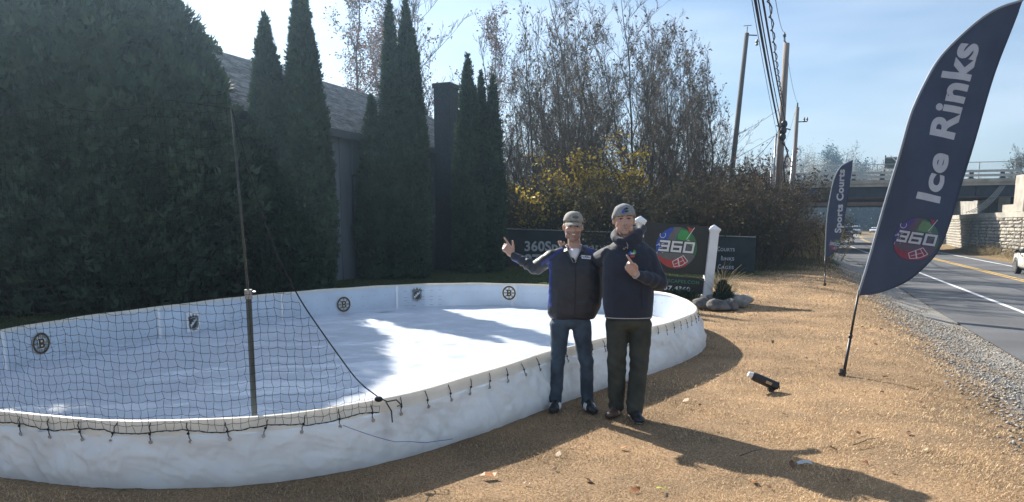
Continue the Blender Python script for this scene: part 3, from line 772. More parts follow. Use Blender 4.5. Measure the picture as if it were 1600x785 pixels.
def tree_data(name, seed, leaf=None, nleaf=0, lsize=.07, rmin=.006, crown_level=2, twig=None, bark=None, low=0.0, **kw):
    segs, tips = grow(seed, **kw); g = np.random.RandomState(seed)
    out = []
    for part, sel in (('trunk', [s_ for s_ in segs if s_[4] < crown_level]), ('crown', [s_ for s_ in segs if s_[4] >= crown_level])):
        k = 5 if part == 'trunk' else 3
        P0 = [tuple(s_[0]) for s_ in sel]; P1 = [tuple(s_[1]) for s_ in sel]
        V, F = tubes_np(P0, P1, [max(rmin, s_[2]) for s_ in sel], [max(rmin, s_[3]) for s_ in sel], k)
        mats = [bark or M_['bark']] if part == 'trunk' else [twig or M_['twig'], M_[leaf] if leaf else M_['twig']]
        mi = np.zeros(len(F), int)
        if part == 'crown' and nleaf:
            T = np.array([tuple(t[0]) for t in tips]); T = T[T[:, 2] > low]; ix = g.randint(0, len(T), nleaf)
            C = T[ix]+g.randn(nleaf, 3)*np.array([.14, .14, .12])
            a = g.randn(nleaf, 3); a /= np.linalg.norm(a, axis=1)[:, None]; b_ = np.cross(a, g.randn(nleaf, 3)); b_ /= np.linalg.norm(b_, axis=1)[:, None]
            L_ = (lsize*(.6+.8*g.rand(nleaf)))[:, None]
            Q = np.stack([C-a*L_, C+b_*L_*.55, C+a*L_, C-b_*L_*.55], 1).reshape(-1, 3)
            FQ = (np.arange(nleaf)[:, None]*4+np.arange(4)[None])+len(V)
            V = np.concatenate([V, Q]); F = np.concatenate([F, FQ]); mi = np.concatenate([mi, np.ones(nleaf, int)])
        o = np_mesh(part, V, F, mats, None, mi=mi if part == 'crown' else None, smooth=(part == 'trunk')); me = o.data; bpy.data.objects.remove(o)
        out.append(me)
    return out
def place_tree(name, data, x, y, sc, label, cat, group=None, rz=None, zb=None, sz=1.0):
    r_ = thing(name, (x, y, ground_z(x, y)-.05 if zb is None else zb), label, cat, group, rz if rz is not None else (x*7.3+y*3.1) % 6.28)
    r_.scale = (sc, sc, sc*sz)
    link('trunk', data[0], r_); link('crown', data[1], r_); return r_
bareA = [tree_data('bare', 300+i, leaf='leafolive', nleaf=(160, 80, 420, 40)[i], lsize=.075, H=12, levels=4, spread=(.55, .42, .6, .7)[i], r0=.095, kids=(1.5, 1.9, 1.6, 1), up=(.30, .4, .28, .2)[i], start=(.15, .2, .15, .1)[i], long_=(.38, .68)) for i in range(4)]
bareM = [tree_data('multi', 330+i, leaf='leafolive', nleaf=(320, 200)[i], lsize=.07, H=11, levels=4, nst=5, spread=.50, r0=.065, trunk_seg=8, kids=(1.7, 1.7, 1.3, 1), up=.3, base_spread=.22) for i in range(2)]
rusty = [tree_data('rust', 350+i, leaf='leafrust', nleaf=2400, lsize=.062, H=14, levels=4, spread=.85, r0=.14, kids=(2.4, 1.7, 1.4, 1), up=.22, start=.35) for i in range(2)]
brush = [tree_data('brush', 370+i, leaf=('leafgreen', 'leafrust', 'leafolive')[i], nleaf=(1900, 1100, 1500)[i], lsize=.05, H=3.2, levels=3, nst=15, spread=.6, r0=.022, trunk_seg=6, kids=(2.2, 1.8, 1), up=.05, start=.05, base_spread=.65, crown_level=1, rmin=.005, twig=M_['brushtwig'], bark=M_['brushtwig']) for i in range(3)]
yel = tree_data('yellow', 390, leaf='leafyellow', nleaf=2000, lsize=.068, H=4.6, levels=3, nst=9, spread=.7, r0=.03, trunk_seg=6, kids=(2.2, 2.0, 1), up=.05, start=.15, base_spread=.55, crown_level=1, low=1.5)
rn = random.Random(77)
rn2 = random.Random(78)
WG = 'bare trees in the thicket behind the signs'
woods = []   # (px, distance, height, kind)
for px in (796, 812, 838, 856, 880, 905, 927, 948, 968, 990, 1012, 1036, 1058, 1080, 1102):
    D = rn.uniform(31, 40); ytop = {796:45, 812:30, 838:18, 856:25, 880:5, 905:12, 927:-5, 948:-20, 968:0, 990:-15, 1012:25, 1036:18, 1058:30, 1080:40, 1102:55, 1122:80}[px]
    woods.append((px, D, CAM_H+(HORIZON-ytop)/FPX*D, 'a'))
for px in (805, 848, 890, 935, 975, 1005, 1048, 1085):
    D = rn.uniform(42, 55); woods.append((px, D, CAM_H+(HORIZON-rn.uniform(20, 90))/FPX*D, 'a'))
for k in range(13): px = 795+k*26+rn2.uniform(-5, 5); D = rn2.uniform(36, 58); woods.append((px, D, CAM_H+(HORIZON-rn2.uniform(30, 150)-max(0, px-1060)*.8)/FPX*D, 'a' if k % 3 else 'm'))
for px in (822, 870, 916, 958, 1000, 1028, 1070, 1100):
    D = rn.uniform(29, 34); woods.append((px, D, CAM_H+(HORIZON-rn.uniform(110, 190))/FPX*D, 'm'))
ref = ['behind the yellow-leaved shrub', 'behind the two people', 'behind the black logo sign', 'at the right edge of the thicket', 'beside the end of the house']
for k, (px, D, Ht, kd) in enumerate(woods):
    where = ref[4] if px < 820 else ref[0] if px < 900 else ref[1] if px < 990 else ref[2] if px < 1085 else ref[3]
    depth = 'near' if D < 33 else 'mid-distance' if D < 41 else 'far'
    shape = 'many-stemmed' if kd == 'm' else ('open-crowned', 'narrow upright', 'broad leafy', 'sparse spreading')[k % 4]
    lb = f'{shape} {"high" if Ht > 12 else "shorter"} {depth} bare tree {where}'
    d = bareM[k % 2] if kd == 'm' else bareA[k % 4]; H0 = 10.6 if kd == 'm' else 12.6
    place_tree('bare_tree', d, X(px, D), D, Ht/H0, lb, 'tree', WG, sz=1.0)
RG = 'tall trees with rusty leaves behind the house'
for k, (px, D, yt, lb) in enumerate([(545, 40, -60, 'tree with clinging rust-brown leaves just behind the roof'), (600, 42, -90, 'rusty-leaved tree rising above the middle evergreen pair'),
        (690, 37, -120, 'tall thin tree whose trunk rises straight behind the chimney'), (740, 40, -10, 'rusty-leaved tree behind the last three evergreens'), (775, 44, -20, 'rusty-leaved tree at the right end of the house'), (655, 48, -30, 'distant rusty tree seen between the middle evergreens and the chimney')]):
    Ht = CAM_H+(HORIZON-yt)/FPX*D
    place_tree('leafy_tree', rusty[k % 2] if k != 2 else bareA[1], X(px, D), D, Ht/(15 if k != 2 else 12.6), lb, 'tree', RG)
YG = 'yellow-leaved shrubs behind the fence'
for px, D, sc, lb in ((868, 30.5, .98, 'yellow-leaved shrub behind the fence, left of the capped man'), (946, 31.0, .98, 'yellow-leaved shrub right behind the two men'), (908, 31.5, 1.18, 'taller yellow shrub in the middle behind the capped man')):
    place_tree('yellow_shrub', yel, X(px, D), D, sc, lb, 'shrub', YG)
BG2 = 'brushwood along the edge of the thicket'
bl = []
for k in range(16): bl.append((800+k*21+rn.uniform(-6, 6), rn.uniform(29.0, 32), rn.uniform(.75, 1.15), k % 2*0+(0 if k % 3 else 2)))
for k in range(12): bl.append((985+k*17+rn.uniform(-6, 6), rn.uniform(26.2, 30), rn.uniform(.7, 1.15), (0, 1, 0, 2)[k % 4]))
for k in range(10): px = 1110+k*12+rn.uniform(-5, 5); bl.append((px, rn.uniform(31, 39), rn.uniform(1.0, 1.35) if px < 1185 else rn.uniform(.6, .8), (1, 0, 2)[k % 3]))
for k in range(8): px = 1095+k*13+rn.uniform(-5, 5); bl.append((px, rn.uniform(40, 50), rn.uniform(1.3, 1.9) if px < 1165 else .9, (1, 2, 0)[k % 3]))
for k in range(6): bl.append((1225+k*12, rn.uniform(39, 46), rn.uniform(.5, .8), (0, 2)[k % 2]))
for k, (px, D, sc, v) in enumerate(bl):
    where = 'behind the men and the fence' if px < 985 else 'behind the black logo sign' if px < 1110 else 'under the bare pole at the left of the bridge' if px < 1165 else 'around the foot of the big utility pole' if px < 1225 else 'between the utility pole and the second flag'
    c_ = ('low ' if sc < .85 else 'tall ' if sc > 1.1 else '')+('olive-green', 'rust-tinged', 'dry yellowish')[v]
    place_tree('brush_shrub', brush[v], X(px, D), D, sc, f'tangled {c_} brushwood {where}', 'shrub', BG2)
# a far-off mass of twigs closing the view through the thicket
g = np.random.RandomState(3); n = 26000
xx = g.uniform(-34, 13, n); yy = 58+g.uniform(0, 16, n); hh = 6.5+2.0*np.sin(xx*.37)+1.2*np.sin(xx*1.1+2)
zz = g.rand(n)**.8*hh; d = g.randn(n, 3)*np.array([.35, .2, .3])+np.array([0,0,.75]); P0 = np.stack([xx, yy, zz-.2], 1)
V, F = tubes_np(P0, P0+d*g.uniform(.5, 1.6, n)[:, None], g.uniform(.012, .035, n), .01, 3)
o = np_mesh('far_woods', V, F, M_['twig']); tag(o, 'far brown bare woods seen through the thicket', 'woods', kind='stuff')
n = 16000; xx = g.uniform(75, 190, n); yy = 235+g.uniform(0, 10, n); zz = g.rand(n)*9-1; P0 = np.stack([xx, yy, zz], 1); d = g.randn(n, 3)*np.array([.5, .3, .4])+np.array([0,0,.6])  # dark twig mass added for the shade seen under the bridges
V, F = tubes_np(P0, P0+d*g.uniform(1.0, 3.0, n)[:, None], g.uniform(.10, .22, n), .05, 3)
o = np_mesh('far_woods', V, F, M_['brushtwig']); tag(o, 'distant woods kept dark to stand for the shade under the bridges', 'woods', kind='stuff')

# ------------------------------------------------------------------ the grey house
wallm = mat('grey_siding', (.125,.145,.17), .7, .12, 3, .003, 40, stretch=(1,1,.2)); trimm = mat('dark_trim', (.05,.055,.065), .6, .1, 5)
shm = mat('grey_shingles', (.23,.22,.215), .9, .3, 9, .006, 60, attr=True); glassm = mat('dark_window_glass', (.02,.025,.03), .08, .1, 3, spec=.8)
HU = Vector((.387, .922, 0)).normalized(); HN = Vector((-.922, .387, 0)).normalized()
H0 = Vector((-2.65, 27, 0))     # foot of the wall below the chimney
house = thing('grey_house', tuple(H0), 'dark grey boarded house with a grey shingle roof behind the evergreens', 'house')
HM = Matrix(((HU.x, HN.x, 0, 0), (HU.y, HN.y, 0, 0), (0,0,1,0), (0,0,0,1)))
s0, s1, EH, RH, RD = -10.5, 5.0, 4.35, 6.75, 4.2
mb = MB(); mb.box(s0, s1, .06, RD*2, -.2, EH, M=HM)
for s_ in (s0, s1): 
    e = .0 if s_ == s0 else -.08
    mb.add([HM @ Vector(v) for v in ((s_+e, .06, EH), (s_+e, RD*2, EH), (s_+e, RD, RH-.1), (s_+e+.08, .06, EH), (s_+e+.08, RD*2, EH), (s_+e+.08, RD, RH-.1))], [(0,1,2), (3,5,4), (0,3,4,1), (1,4,5,2), (0,2,5,3)])
obj('wall', mb, wallm, house)
bw = .62; bme = MB(); bme.box(0, bw-.028, -.022, .055, -.1, EH-.14, M=HM); bme = mesh_of('siding_board', bme, wallm)
k = 0; s_ = s0
while s_ < s1-bw*.5:
    b_ = link('siding_board', bme, house); b_.location = HU*s_+HN*(-.006*(k % 3)); s_ += bw; k += 1
# roof: slab plus shingle courses
rf = MB(); ov = .35
def roofpt(s_, t, up=0): # t 0 at eave .. 1 ridge
    y = -ov+t*(RD+ov); z = EH-ov*(RH-EH)/RD+(RH-EH)*(t*(RD+ov))/RD
    return HM @ Vector((s_, y, z+up))
for side in (0, 1):
    vs = []
    for s_ in (s0-.3, s1+.3):
        for t in (0, 1):
            p = HM.inverted() @ roofpt(s_, t)
            for dz in (0, .12):
                vs.append(HM @ Vector((p.x, p.y if not side else 2*RD-p.y, p.z+dz)))
    rf.add(vs, [(0,2,3,1), (4,5,7,6), (0,1,5,4), (2,6,7,3), (0,4,6,2), (1,3,7,5)])
roof = recalc(obj('roof', rf, trimm, house))
g = np.random.RandomState(9); Vs = []; Fs = []; Ts = []
ncr = 34
for c in range(ncr):
    t0, t1 = c/ncr, (c+1.35)/ncr; t1 = min(1, t1); s_ = s0-.3+(c % 3)*.1
    while s_ < s1+.3:
        w_ = .30*g.uniform(.8, 1.2); e_ = min(s1+.3, s_+w_-.008); dd = g.uniform(0, .006); n0 = len(Vs)
        Vs += [roofpt(s_, t0-.002*g.rand(), .150+dd), roofpt(e_, t0-.002*g.rand(), .150+dd), roofpt(e_, t1, .128), roofpt(s_, t1, .128), roofpt(s_, t0, .124), roofpt(e_, t0, .124)]
        Fs += [(n0, n0+1, n0+2, n0+3), (n0+4, n0+5, n0+1, n0)]; Ts += [[.6+.75*g.rand()]*3]*6; s_ += w_
o = np_mesh('shingles', np.array([tuple(v) for v in Vs]), np.array(Fs), shm, roof, col=np.array(Ts)); tag(o, kind='stuff')
mb = MB(); mb.box(s0-.3, s1+.3, -ov-.03, -ov+.0, EH-ov*(RH-EH)/RD-.08, EH-ov*(RH-EH)/RD+.13, M=HM); obj('fascia', mb, trimm, house)
mb = MB(); mb.box(s0-.3, s1+.3, -ov, .0, EH-ov*(RH-EH)/RD-.03, EH-ov*(RH-EH)/RD-.005, M=HM); obj('soffit', mb, trimm, house)
for s_, z0, z1, w_ in ((-5.55, 1.55, 3.05, .9),):
    f = MB(); 
    for a, b_, c, d in ((s_, s_+w_, z0-.06, z0), (s_, s_+w_, z1, z1+.06), (s_-.06, s_, z0-.06, z1+.06), (s_+w_, s_+w_+.06, z0-.06, z1+.06), (s_+w_/2-.02, s_+w_/2+.02, z0, z1)): f.box(a, b_, -.045, .05, c, d, M=HM)
    fr = obj('window', f, trimm, house); p = MB(); p.box(s_, s_+w_, -.032, .05, z0, z1, M=HM); obj('pane', p, glassm, fr)
# downspout at the right end
mb = MB(); mb.tube([HM @ Vector((s1-.05, -.3, EH-.3)), HM @ Vector((s1-.05, -.08, EH-.6)), HM @ Vector((s1-.05, -.08, .1))], .05, 6); obj('downspout', mb, M_['pipe'], house)
# chimney stack in front of the wall: courses of painted brick
brickm = mat('dark_painted_brick', (.045,.05,.06), .8, .2, 12, .003, 60)
cx_ = X(700, 26.0); CM = Matrix.Translation((cx_, 26.1, 0)) @ Matrix(((HU.x, HN.x, 0, 0), (HU.y, HN.y, 0, 0), (0,0,1,0), (0,0,0,1)))
ch = MB(); cH = CAM_H+(HORIZON-141)/FPX*26
ch.box(-.33, .33, -.31, .31, -.1, cH-.15, M=CM); chim = obj('chimney', ch, brickm, house); chim.location = -H0
ch = MB(); ch.bev(-.38, .38, -.36, .36, cH-.17, cH, .02, M=CM); obj('chimney_cap', ch, brickm, chim)
cb = MB(); nc = int((cH-.3)/.085)
for i in range(nc):
    for j in range(3):
        o_ = (-.33+(j-.5*(i % 2))*.22); a, b_ = max(-.335, o_), min(.335, o_+.212)
        if b_-a < .03: continue
        cb.box(a, b_, -.322-.003*((i*7+j*3) % 3), -.305, i*.085, i*.085+.076, M=CM)
        cb.box(.305, .322+.003*((i*5+j) % 3), -.31+(a+.33)*.93, -.31+(b_+.33)*.93, i*.085, i*.085+.076, M=CM)
        cb.box(-.322-.003*((i*5+j) % 3), -.305, -.31+(a+.33)*.93, -.31+(b_+.33)*.93, i*.085, i*.085+.076, M=CM)
o = obj('brick_courses', cb, brickm, chim); tag(o, kind='stuff')

# ------------------------------------------------------------------ dark fabric fence with lettering
fabm = mat('black_mesh_fabric', (.035,.042,.048), .75, .25, 2.5, .01, 3); letm = mat('grey_lettering', (.52,.55,.58), .6, .08, 8)
FP = [Vector((*gnd(788, 416), 0)), Vector((*gnd(985, 420), 0)), Vector((*gnd(1178, 427), 0))]
fence = thing('fabric_fence', (FP[0].x, FP[0].y, 0), 'low black fabric-covered fence with pale lettering behind the men and the logo sign', 'fence')
ztops = [CAM_H-(358-350)/FPX*FP[0].y, CAM_H-(364-350)/FPX*FP[1].y, CAM_H-(371-350)/FPX*FP[2].y]
def fence_fn(k):
    A, B = FP[k], FP[k+1]; d = (B-A); L = d.length; d = d/L; nn = Vector((d.y, -d.x, 0))
    def fn(u, v, h): return A+d*u+nn*(h+.015*math.sin(u*2.1+v*2))+Vector((0,0,v))-FP[0]
    return fn, L
for k in (0, 1):
    fn, L = fence_fn(k); mb = MB(); N = 40
    for i in range(N+1):
        for j in range(7): mb.v.append(fn(L*i/N, .03+(ztops[k]+(ztops[k+1]-ztops[k])*i/N-.03)*j/6-.02*math.sin(math.pi*((i*4/N) % 1))*(j/6), 0))
    for i in range(N):
        for j in range(6): mb.f.append((i*7+j, (i+1)*7+j, (i+1)*7+j+1, i*7+j+1)); mb.m.append(0)
    o = obj('fabric_panel', mb, fabm, fence)
    mb = MB(); mb.tube([fn(0, ztops[k]+.01, 0), fn(L, ztops[k+1]+.01, 0)], .02, 6); obj('top_rail', mb, M_['steel'], fence)
pm = MB(); pm.tube([(0,0,-.1), (0,0,1.5)], .032, 8); pm.ell((0,0,1.5), (.04,.04,.03), nu=8, nv=5); pm = mesh_of('fence_post', pm, M_['pipe'], True)
for k in (0, 1):
    n = 5 if k == 0 else 4
    for i in range(n):
        if k and not i: continue
        A, B = FP[k], FP[k+1]; p = A.lerp(B, i/(n-1)); o = link('fence_post', pm, fence); o.location = p-FP[0]+Vector((0, .06, 0)); o.scale = (1, 1, (ztops[k]+(ztops[k+1]-ztops[k])*i/(n-1)+.06)/1.5)
tall = MB(); tp = atY(787, 262, FP[0].y-.5); tall.tube([(0,0,0), (0,0,tp.z)], .035, 8)
o = obj('steel_post', tall, M_['steel']); o.location = (X(786, FP[0].y-.6), FP[0].y-.6, 0); tag(o, 'slim grey steel post at the left end of the fabric fence', 'post')
fn, L = fence_fn(0)
def fu(px): # distance along the first fence run seen at px
    return min((i/100*L for i in range(101)), key=lambda u: abs(proj(*(fn(u, 1, 0)+FP[0]))[0]-px))
sc = FP[0].y/FPX; ub = fu(820)
mb = MB(); put_text(mb, '360Sportscapes', fn, .02, 0, ub, CAM_H-(391-350)*sc, .42, .012, 1.05, width=(960-820)*sc, sy=1.25)
put_text(mb, '877-937-4360', fn, .02, 0, ub-.02, CAM_H-(412-350)*sc, .50, .02, 1.05, width=(962-819)*sc, sy=1.1)
obj('lettering', mb, letm, fence)
fn2, L2 = fence_fn(1)
def fu2(px): return min((i/100*L2 for i in range(101)), key=lambda u: abs(proj(*(fn2(u, 1, 0)+FP[0]))[0]-px))
sc2 = FP[2].y/FPX; mb = MB()
for s_, y, px0, px1 in (('SPORT', 393, 1085, 1117), ('COURTS', 393, 1121, 1149), ('ICE', 407, 1098, 1116), ('RINKS', 407.5, 1127, 1149), ('BATTING', 421, 1078, 1117), ('CAGES', 421, 1124, 1148)):
    u0, u1 = fu2(px0), fu2(px1); put_text(mb, s_[0], fn2, .02, 0, u0, CAM_H-(y-350)*sc2, .17, .006, width=(u1-u0)/len(s_)*.85, sy=1.25)
    put_text(mb, s_[1:], fn2, .02, 0, u0+(u1-u0)/len(s_), CAM_H-(y-350)*sc2, .15, .004, 1.1, width=(u1-u0)*(1-1/len(s_)))
obj('lettering', mb, letm, fence)

# ------------------------------------------------------------------ round 360 emblem, used on the sign and the flags
def emblem(mb, fn, r, h, mi, dim=False):
    """mi: dict of material indices grey, blue, green, lime, red, white, sand"""
    e = lambda x, y: (x*r, y*r)
    A = lambda a, q: (q*math.cos(R(a)), q*math.sin(R(a)))
    mb.flat([e(*A(a, 1)) for a in range(0, 360, 9)], fn, h, mi['rim']); mb.flat([e(*A(a, .965)) for a in range(0, 360, 9)], fn, h+.001, mi['grey'])
    mb.flat([e(*p) for p in [A(a, .97) for a in range(102, 206, 8)]+[(-.70,-.28), (-.52,.15), (-.42,.5), (-.25,.80)]], fn, h+.002, mi['blue'])
    mb.flat([e(*p) for p in [A(a, .96) for a in range(-22, 88, 8)]+[(.0,.62), (-.08,.35), (.15,.25), (.45,.2), (.66,.05)]], fn, h+.002, mi['green'])
    mb.flat([e(*p) for p in [(.12,.86), (.02,.62), (.02,.42), (.3,.36), (.55,.42), (.62,.62), (.42,.82)]], fn, h+.003, mi['lime'])
    mb.flat([e(*p) for p in [(.42,.34), (.6,.24), (.72,.08), (.64,.34), (.52,.42)]], fn, h+.003, mi['sand'])
    mb.flat([e(*p) for p in [A(a, .97) for a in range(200, 308, 8)]+[(.62,-.66), (.36,-.30), (.10,-.50), (-.30,-.60), (-.65,-.50)]], fn, h+.0025, mi['red'])
    ribbon(mb, [e(*p) for p in ((.36,-.34), (-.12,-.66), (-.02,-.90), (.34,-.80), (.60,-.60))], .03*r, fn, h+.004, mi['white'], closed=True, ext=False)
    ribbon(mb, [e(*p) for p in ((.12,-.50), (.22,-.84))], .05*r, fn, h+.0045, mi['white'])
    ribbon(mb, [e(*p) for p in ((.28,-.41), (.48,-.71))], .025*r, fn, h+.0045, mi['white']); ribbon(mb, [e(*p) for p in ((.0,-.77), (.40,-.56))], .025*r, fn, h+.0045, mi['white'])
    ribbon(mb, [e(*p) for p in ((-.95,.05), (-.58,.18))], .025*r, fn, h+.004, mi['white']); ringpoly(mb, -.76*r, .12*r, .07*r, .10*r, fn, h+.0045, mi['white'], 12)
    ribbon(mb, [e(*p) for p in ((-.90,-.35), (-.84,-.08), (-.68,-.02), (-.62,-.28))], .025*r, fn, h+.004, mi['white'])
    ringpoly(mb, -.70*r, .55*r, .12*r, .145*r, fn, h+.0045, mi['white'], 12, 150, 400)
    ribbon(mb, [e(*p) for p in ((.44,.44), (.74,.98))], .03*r, fn, h+.005, mi['white'])
    mb.flat([e(*p) for p in ((.70,.92), (.40,1.02), (.56,.72))], fn, h+.006, mi['red'])
    # squared digits
    def digits(w_, hh, m_):
        X0 = -.80; cw, ch_, gp = .40, .42, .58
        for k, pl in enumerate((((0,1), (1,1), (1,.5), (.3,.5)), ((1,1), (0,1), (0,0), (1,0), (1,.5), (0,.5)), ((0,0), (1,0), (1,1), (0,1), (0,0)))):
            P = [e(X0+k*gp+x*cw+.04*y, -.16+y*ch_) for x, y in pl]; ribbon(mb, P, w_*r, fn, hh, m_)
            if k == 0: ribbon(mb, [e(X0+x*cw, -.16+y*ch_) for x, y in ((.3,.5), (1,.5), (1,0), (0,0))], w_*r, fn, hh+.0003, m_)
    digits(.165, h+.007, mi['out']); digits(.10, h+.0085, mi['white'])
def pm_(name, c): return mat(name, c, .5, .06, 10)
SIG = [mat('black_sign', (.012,.013,.014), .35, .1, 8), pm_('sign_grey', (.13,.13,.13)), pm_('sign_blue', (.02,.07,.38)), pm_('sign_green', (.03,.16,.045)), pm_('sign_lime', (.05,.30,.08)),
       pm_('sign_red', (.42,.05,.04)), pm_('sign_white', (.72,.72,.72)), pm_('sign_sand', (.5,.42,.3)), pm_('sign_rim', (.02,.02,.02)), pm_('sign_darkred', (.25,.03,.03)), pm_('sign_teal', (.04,.20,.13))]
SI = dict(grey=1, blue=2, green=3, lime=4, red=5, white=6, sand=7, rim=8, out=0)
# the post-mounted sign
by_ = gnd(1103, 470)[1]; bx_ = gnd(1103, 470)[0]
TILT = R(4.2)
sign = thing('yard_sign', (bx_, by_, 0), 'black yard sign with a round 360 emblem between two white posts', 'sign')
sm_ = by_/FPX
SM = Matrix.Rotation(TILT, 4, 'Y')
def sfn(u, v, h): return SM @ Vector((u, -.02-h, v))
ph = CAM_H-(353-350)*sm_
for k, u in enumerate((0, -(1110-997)*sm_-.03)):
    mb = MB(); mb.bev(-.095, .095, -.095, .095, -.05, ph-.10, .006)
    p = obj('post', mb, M_['white'], sign); p.matrix_local = SM @ Matrix.Translation((u, 0, .07 if k else 0))
    mb = MB(); mb.box(-.12, .12, -.12, .12, ph-.10, ph-.06)
    mb.add([(-.12,-.12,ph-.06), (.12,-.12,ph-.06), (.12,.12,ph-.06), (-.12,.12,ph-.06), (0,0,ph+.03)], [(0,1,4), (1,2,4), (2,3,4), (3,0,4)])
    mb.box(-.105, .105, -.105, .105, ph-.13, ph-.10); obj('post_cap', mb, M_['white'], p)
W0 = -(1110-1003)*sm_-.02; z_t = CAM_H-(356-350)*sm_+.02; z_b = CAM_H-(431-350)*sm_
mb = MB(); mb.box(W0, -.09, -.02, .02, z_b+.02, z_t, M=SM); up_ = obj('sign_board', mb, SIG[0], sign)
mb = MB(); emblem(mb, lambda u, v, h: sfn(u+(W0-.09)/2+.03, v+(z_b+z_t)/2+.03, h), 33*sm_, .004, SI); obj('round_emblem', mb, SIG, up_)
z2t, z2b = CAM_H-(435-350)*sm_, CAM_H-(459-350)*sm_-.01
mb = MB(); mb.box(W0, -.09, -.02, .02, z2b, z2t, M=SM); lo_ = obj('lower_sign_board', mb, SIG[0], sign)
mb = MB(); wt = -W0-.16
put_text(mb, '360SPORT', sfn, .004, 9, W0+.02, z2t-.135, .10, .002, 1.1, width=40*sm_, sy=1.0)
put_text(mb, 'SCAPES.COM', sfn, .004, 10, -(1110-1047)*sm_, z2t-.135, .10, .002, 1.1, width=49*sm_, sy=1.0)
put_text(mb, '877.937.4360', sfn, .004, 6, -(1110-1013)*sm_, z2b+.04, .13, .004, 1.1, width=70*sm_, sy=1.0)
obj('lettering', mb, SIG, lo_)

# ------------------------------------------------------------------ feather flags
cloth = mat('navy_flag_cloth', (.062,.084,.14), .6, .12, 2, .002, 300, trans=.30)
cloth_hem = mat('pale_flag_sleeve', (.30,.34,.40), .6, .1, 5, trans=.2)
FLM = [mat('flag_lettering', (.42,.44,.50), .6, .05, 10), pm_('flag_grey', (.085,.07,.11)), pm_('flag_purple', (.055,.045,.19)), pm_('flag_green', (.05,.12,.085)), pm_('flag_lime', (.10,.19,.10)), pm_('flag_red', (.20,.03,.065)), pm_('flag_sand', (.24,.19,.17)), pm_('flag_rim', (.035,.045,.085))]
FI = dict(grey=1, blue=2, green=3, lime=4, red=5, white=0, sand=6, rim=7, out=7)
def feather_flag(Y0, base_px, Lpx, Rpx, label, text, tp0, tp1, caph, epx, er, amp=.05):
    bx, by = gnd(*base_px); r_ = thing('feather_flag', (bx, by, ground_z(bx, by)), label, 'flag', 'tall navy feather flags along the road')
    off = Vector((bx, by, ground_z(bx, by)))
    g_ = lambda x, z: amp*.8*math.sin((x-bx)*3.1+z*1.4)+amp*.35*math.sin((x-bx)*13-z*5.0+math.sin(z*2))*min(1, max(0, (x-bx)*1.2))+amp*.3*math.sin((x-bx)*9+z*2.3)+amp*.14*math.sin((x-bx)*17-z*6)
    def surf(x, z, h=0): return Vector((x, Y0+g_(x, z)-h, z))-off
    Lp = [atY(a, b_, Y0) for a, b_ in Lpx]; Rp = [atY(a, b_, Y0) for a, b_ in Rpx]
    def smooth(P, n):
        P2 = [P[0]]+P+[P[-1]]; o_ = []
        for i in range(1, len(P2)-2):
            for k in range(8):
                t = k/8; p0, p1, p2, p3 = P2[i-1:i+3]
                o_.append(.5*((2*p1)+(-p0+p2)*t+(2*p0-5*p1+4*p2-p3)*t*t+(-p0+3*p1-3*p2+p3)*t**3))
        return resample(o_+[P[-1]], n, False)[0]
    N, K = 70, 20; L_ = smooth(Lp, N+1); R_ = smooth(Rp, N+1); mb = MB()
    for i in range(N+1):
        for j in range(K+1):
            p = L_[i].lerp(R_[i], j/K); mb.v.append(surf(p.x, p.z))
    for i in range(N):
        for j in range(K): mb.f.append((i*(K+1)+j, i*(K+1)+j+1, (i+1)*(K+1)+j+1, (i+1)*(K+1)+j)); mb.m.append(0)
    ban = obj('banner', mb, cloth, r_, True)
    md = ban.modifiers.new('thickness', 'SOLIDIFY'); md.thickness = .0012; md.offset = 0
    mb = MB(); mb.tube([surf(p.x, p.z) for p in L_], .013, 6); obj('sleeve', mb, cloth_hem, ban, True)
    mb = MB(); mb.tube([surf(p.x, p.z) for p in R_[2:-2]], .003, 4); obj('hem', mb, cloth, ban, True)
    a = Vector((0,0,-.1)); b_ = surf(L_[0].x, L_[0].z)
    mb = MB(); mb.tube([a, a.lerp(b_, .55)], .017, 8); mb.tube([a.lerp(b_, .5), b_+ (b_-a)*.06], .013, 8); mb.tube([a.lerp(b_, .53), a.lerp(b_, .57)], .021, 8); obj('pole', mb, M_['black'], r_, True)
    mb = MB(); mb.tube([Vector((0,0,-.02)), Vector((0,0,.05))+(b_-a)*.03], .035, 8); mb.tube([(-.05,-.02,.03), (.05,.02,.03)], .009, 6); obj('ground_spike', mb, M_['black'], r_)
    p0 = atY(*tp0, Y0); p1 = atY(*tp1, Y0); d = (p1-p0); Lt = d.length; d.normalize(); nrm = Vector((-d.z, 0, d.x))
    tf = lambda u, v, h: (lambda q: surf(q.x, q.z, h+.004))(p0+d*u+nrm*v)
    mb = MB(); vs, fs = text_poly(text, 1.0, .035, 1.06); vs, fs = split_tris([(v[0], v[1]) for v in vs], [f for f in fs if len(f) == 3], .25); a_ = min(v[0] for v in vs); w_ = max(v[0] for v in vs)-a_; chh = .73
    mb.add([tf((v[0]-a_)/w_*Lt, v[1]/chh*caph, 0) for v in vs], fs, 0); obj('lettering', mb, FLM, ban)
    ec = atY(*epx, Y0); mb = MB(.045); q = R(-8)
    ef = lambda u, v, h: surf(ec.x+u*math.cos(q)-v*math.sin(q), ec.z+u*math.sin(q)+v*math.cos(q), h+.003)
    emblem(mb, ef, er, 0, FI); obj('round_emblem', mb, FLM, ban)
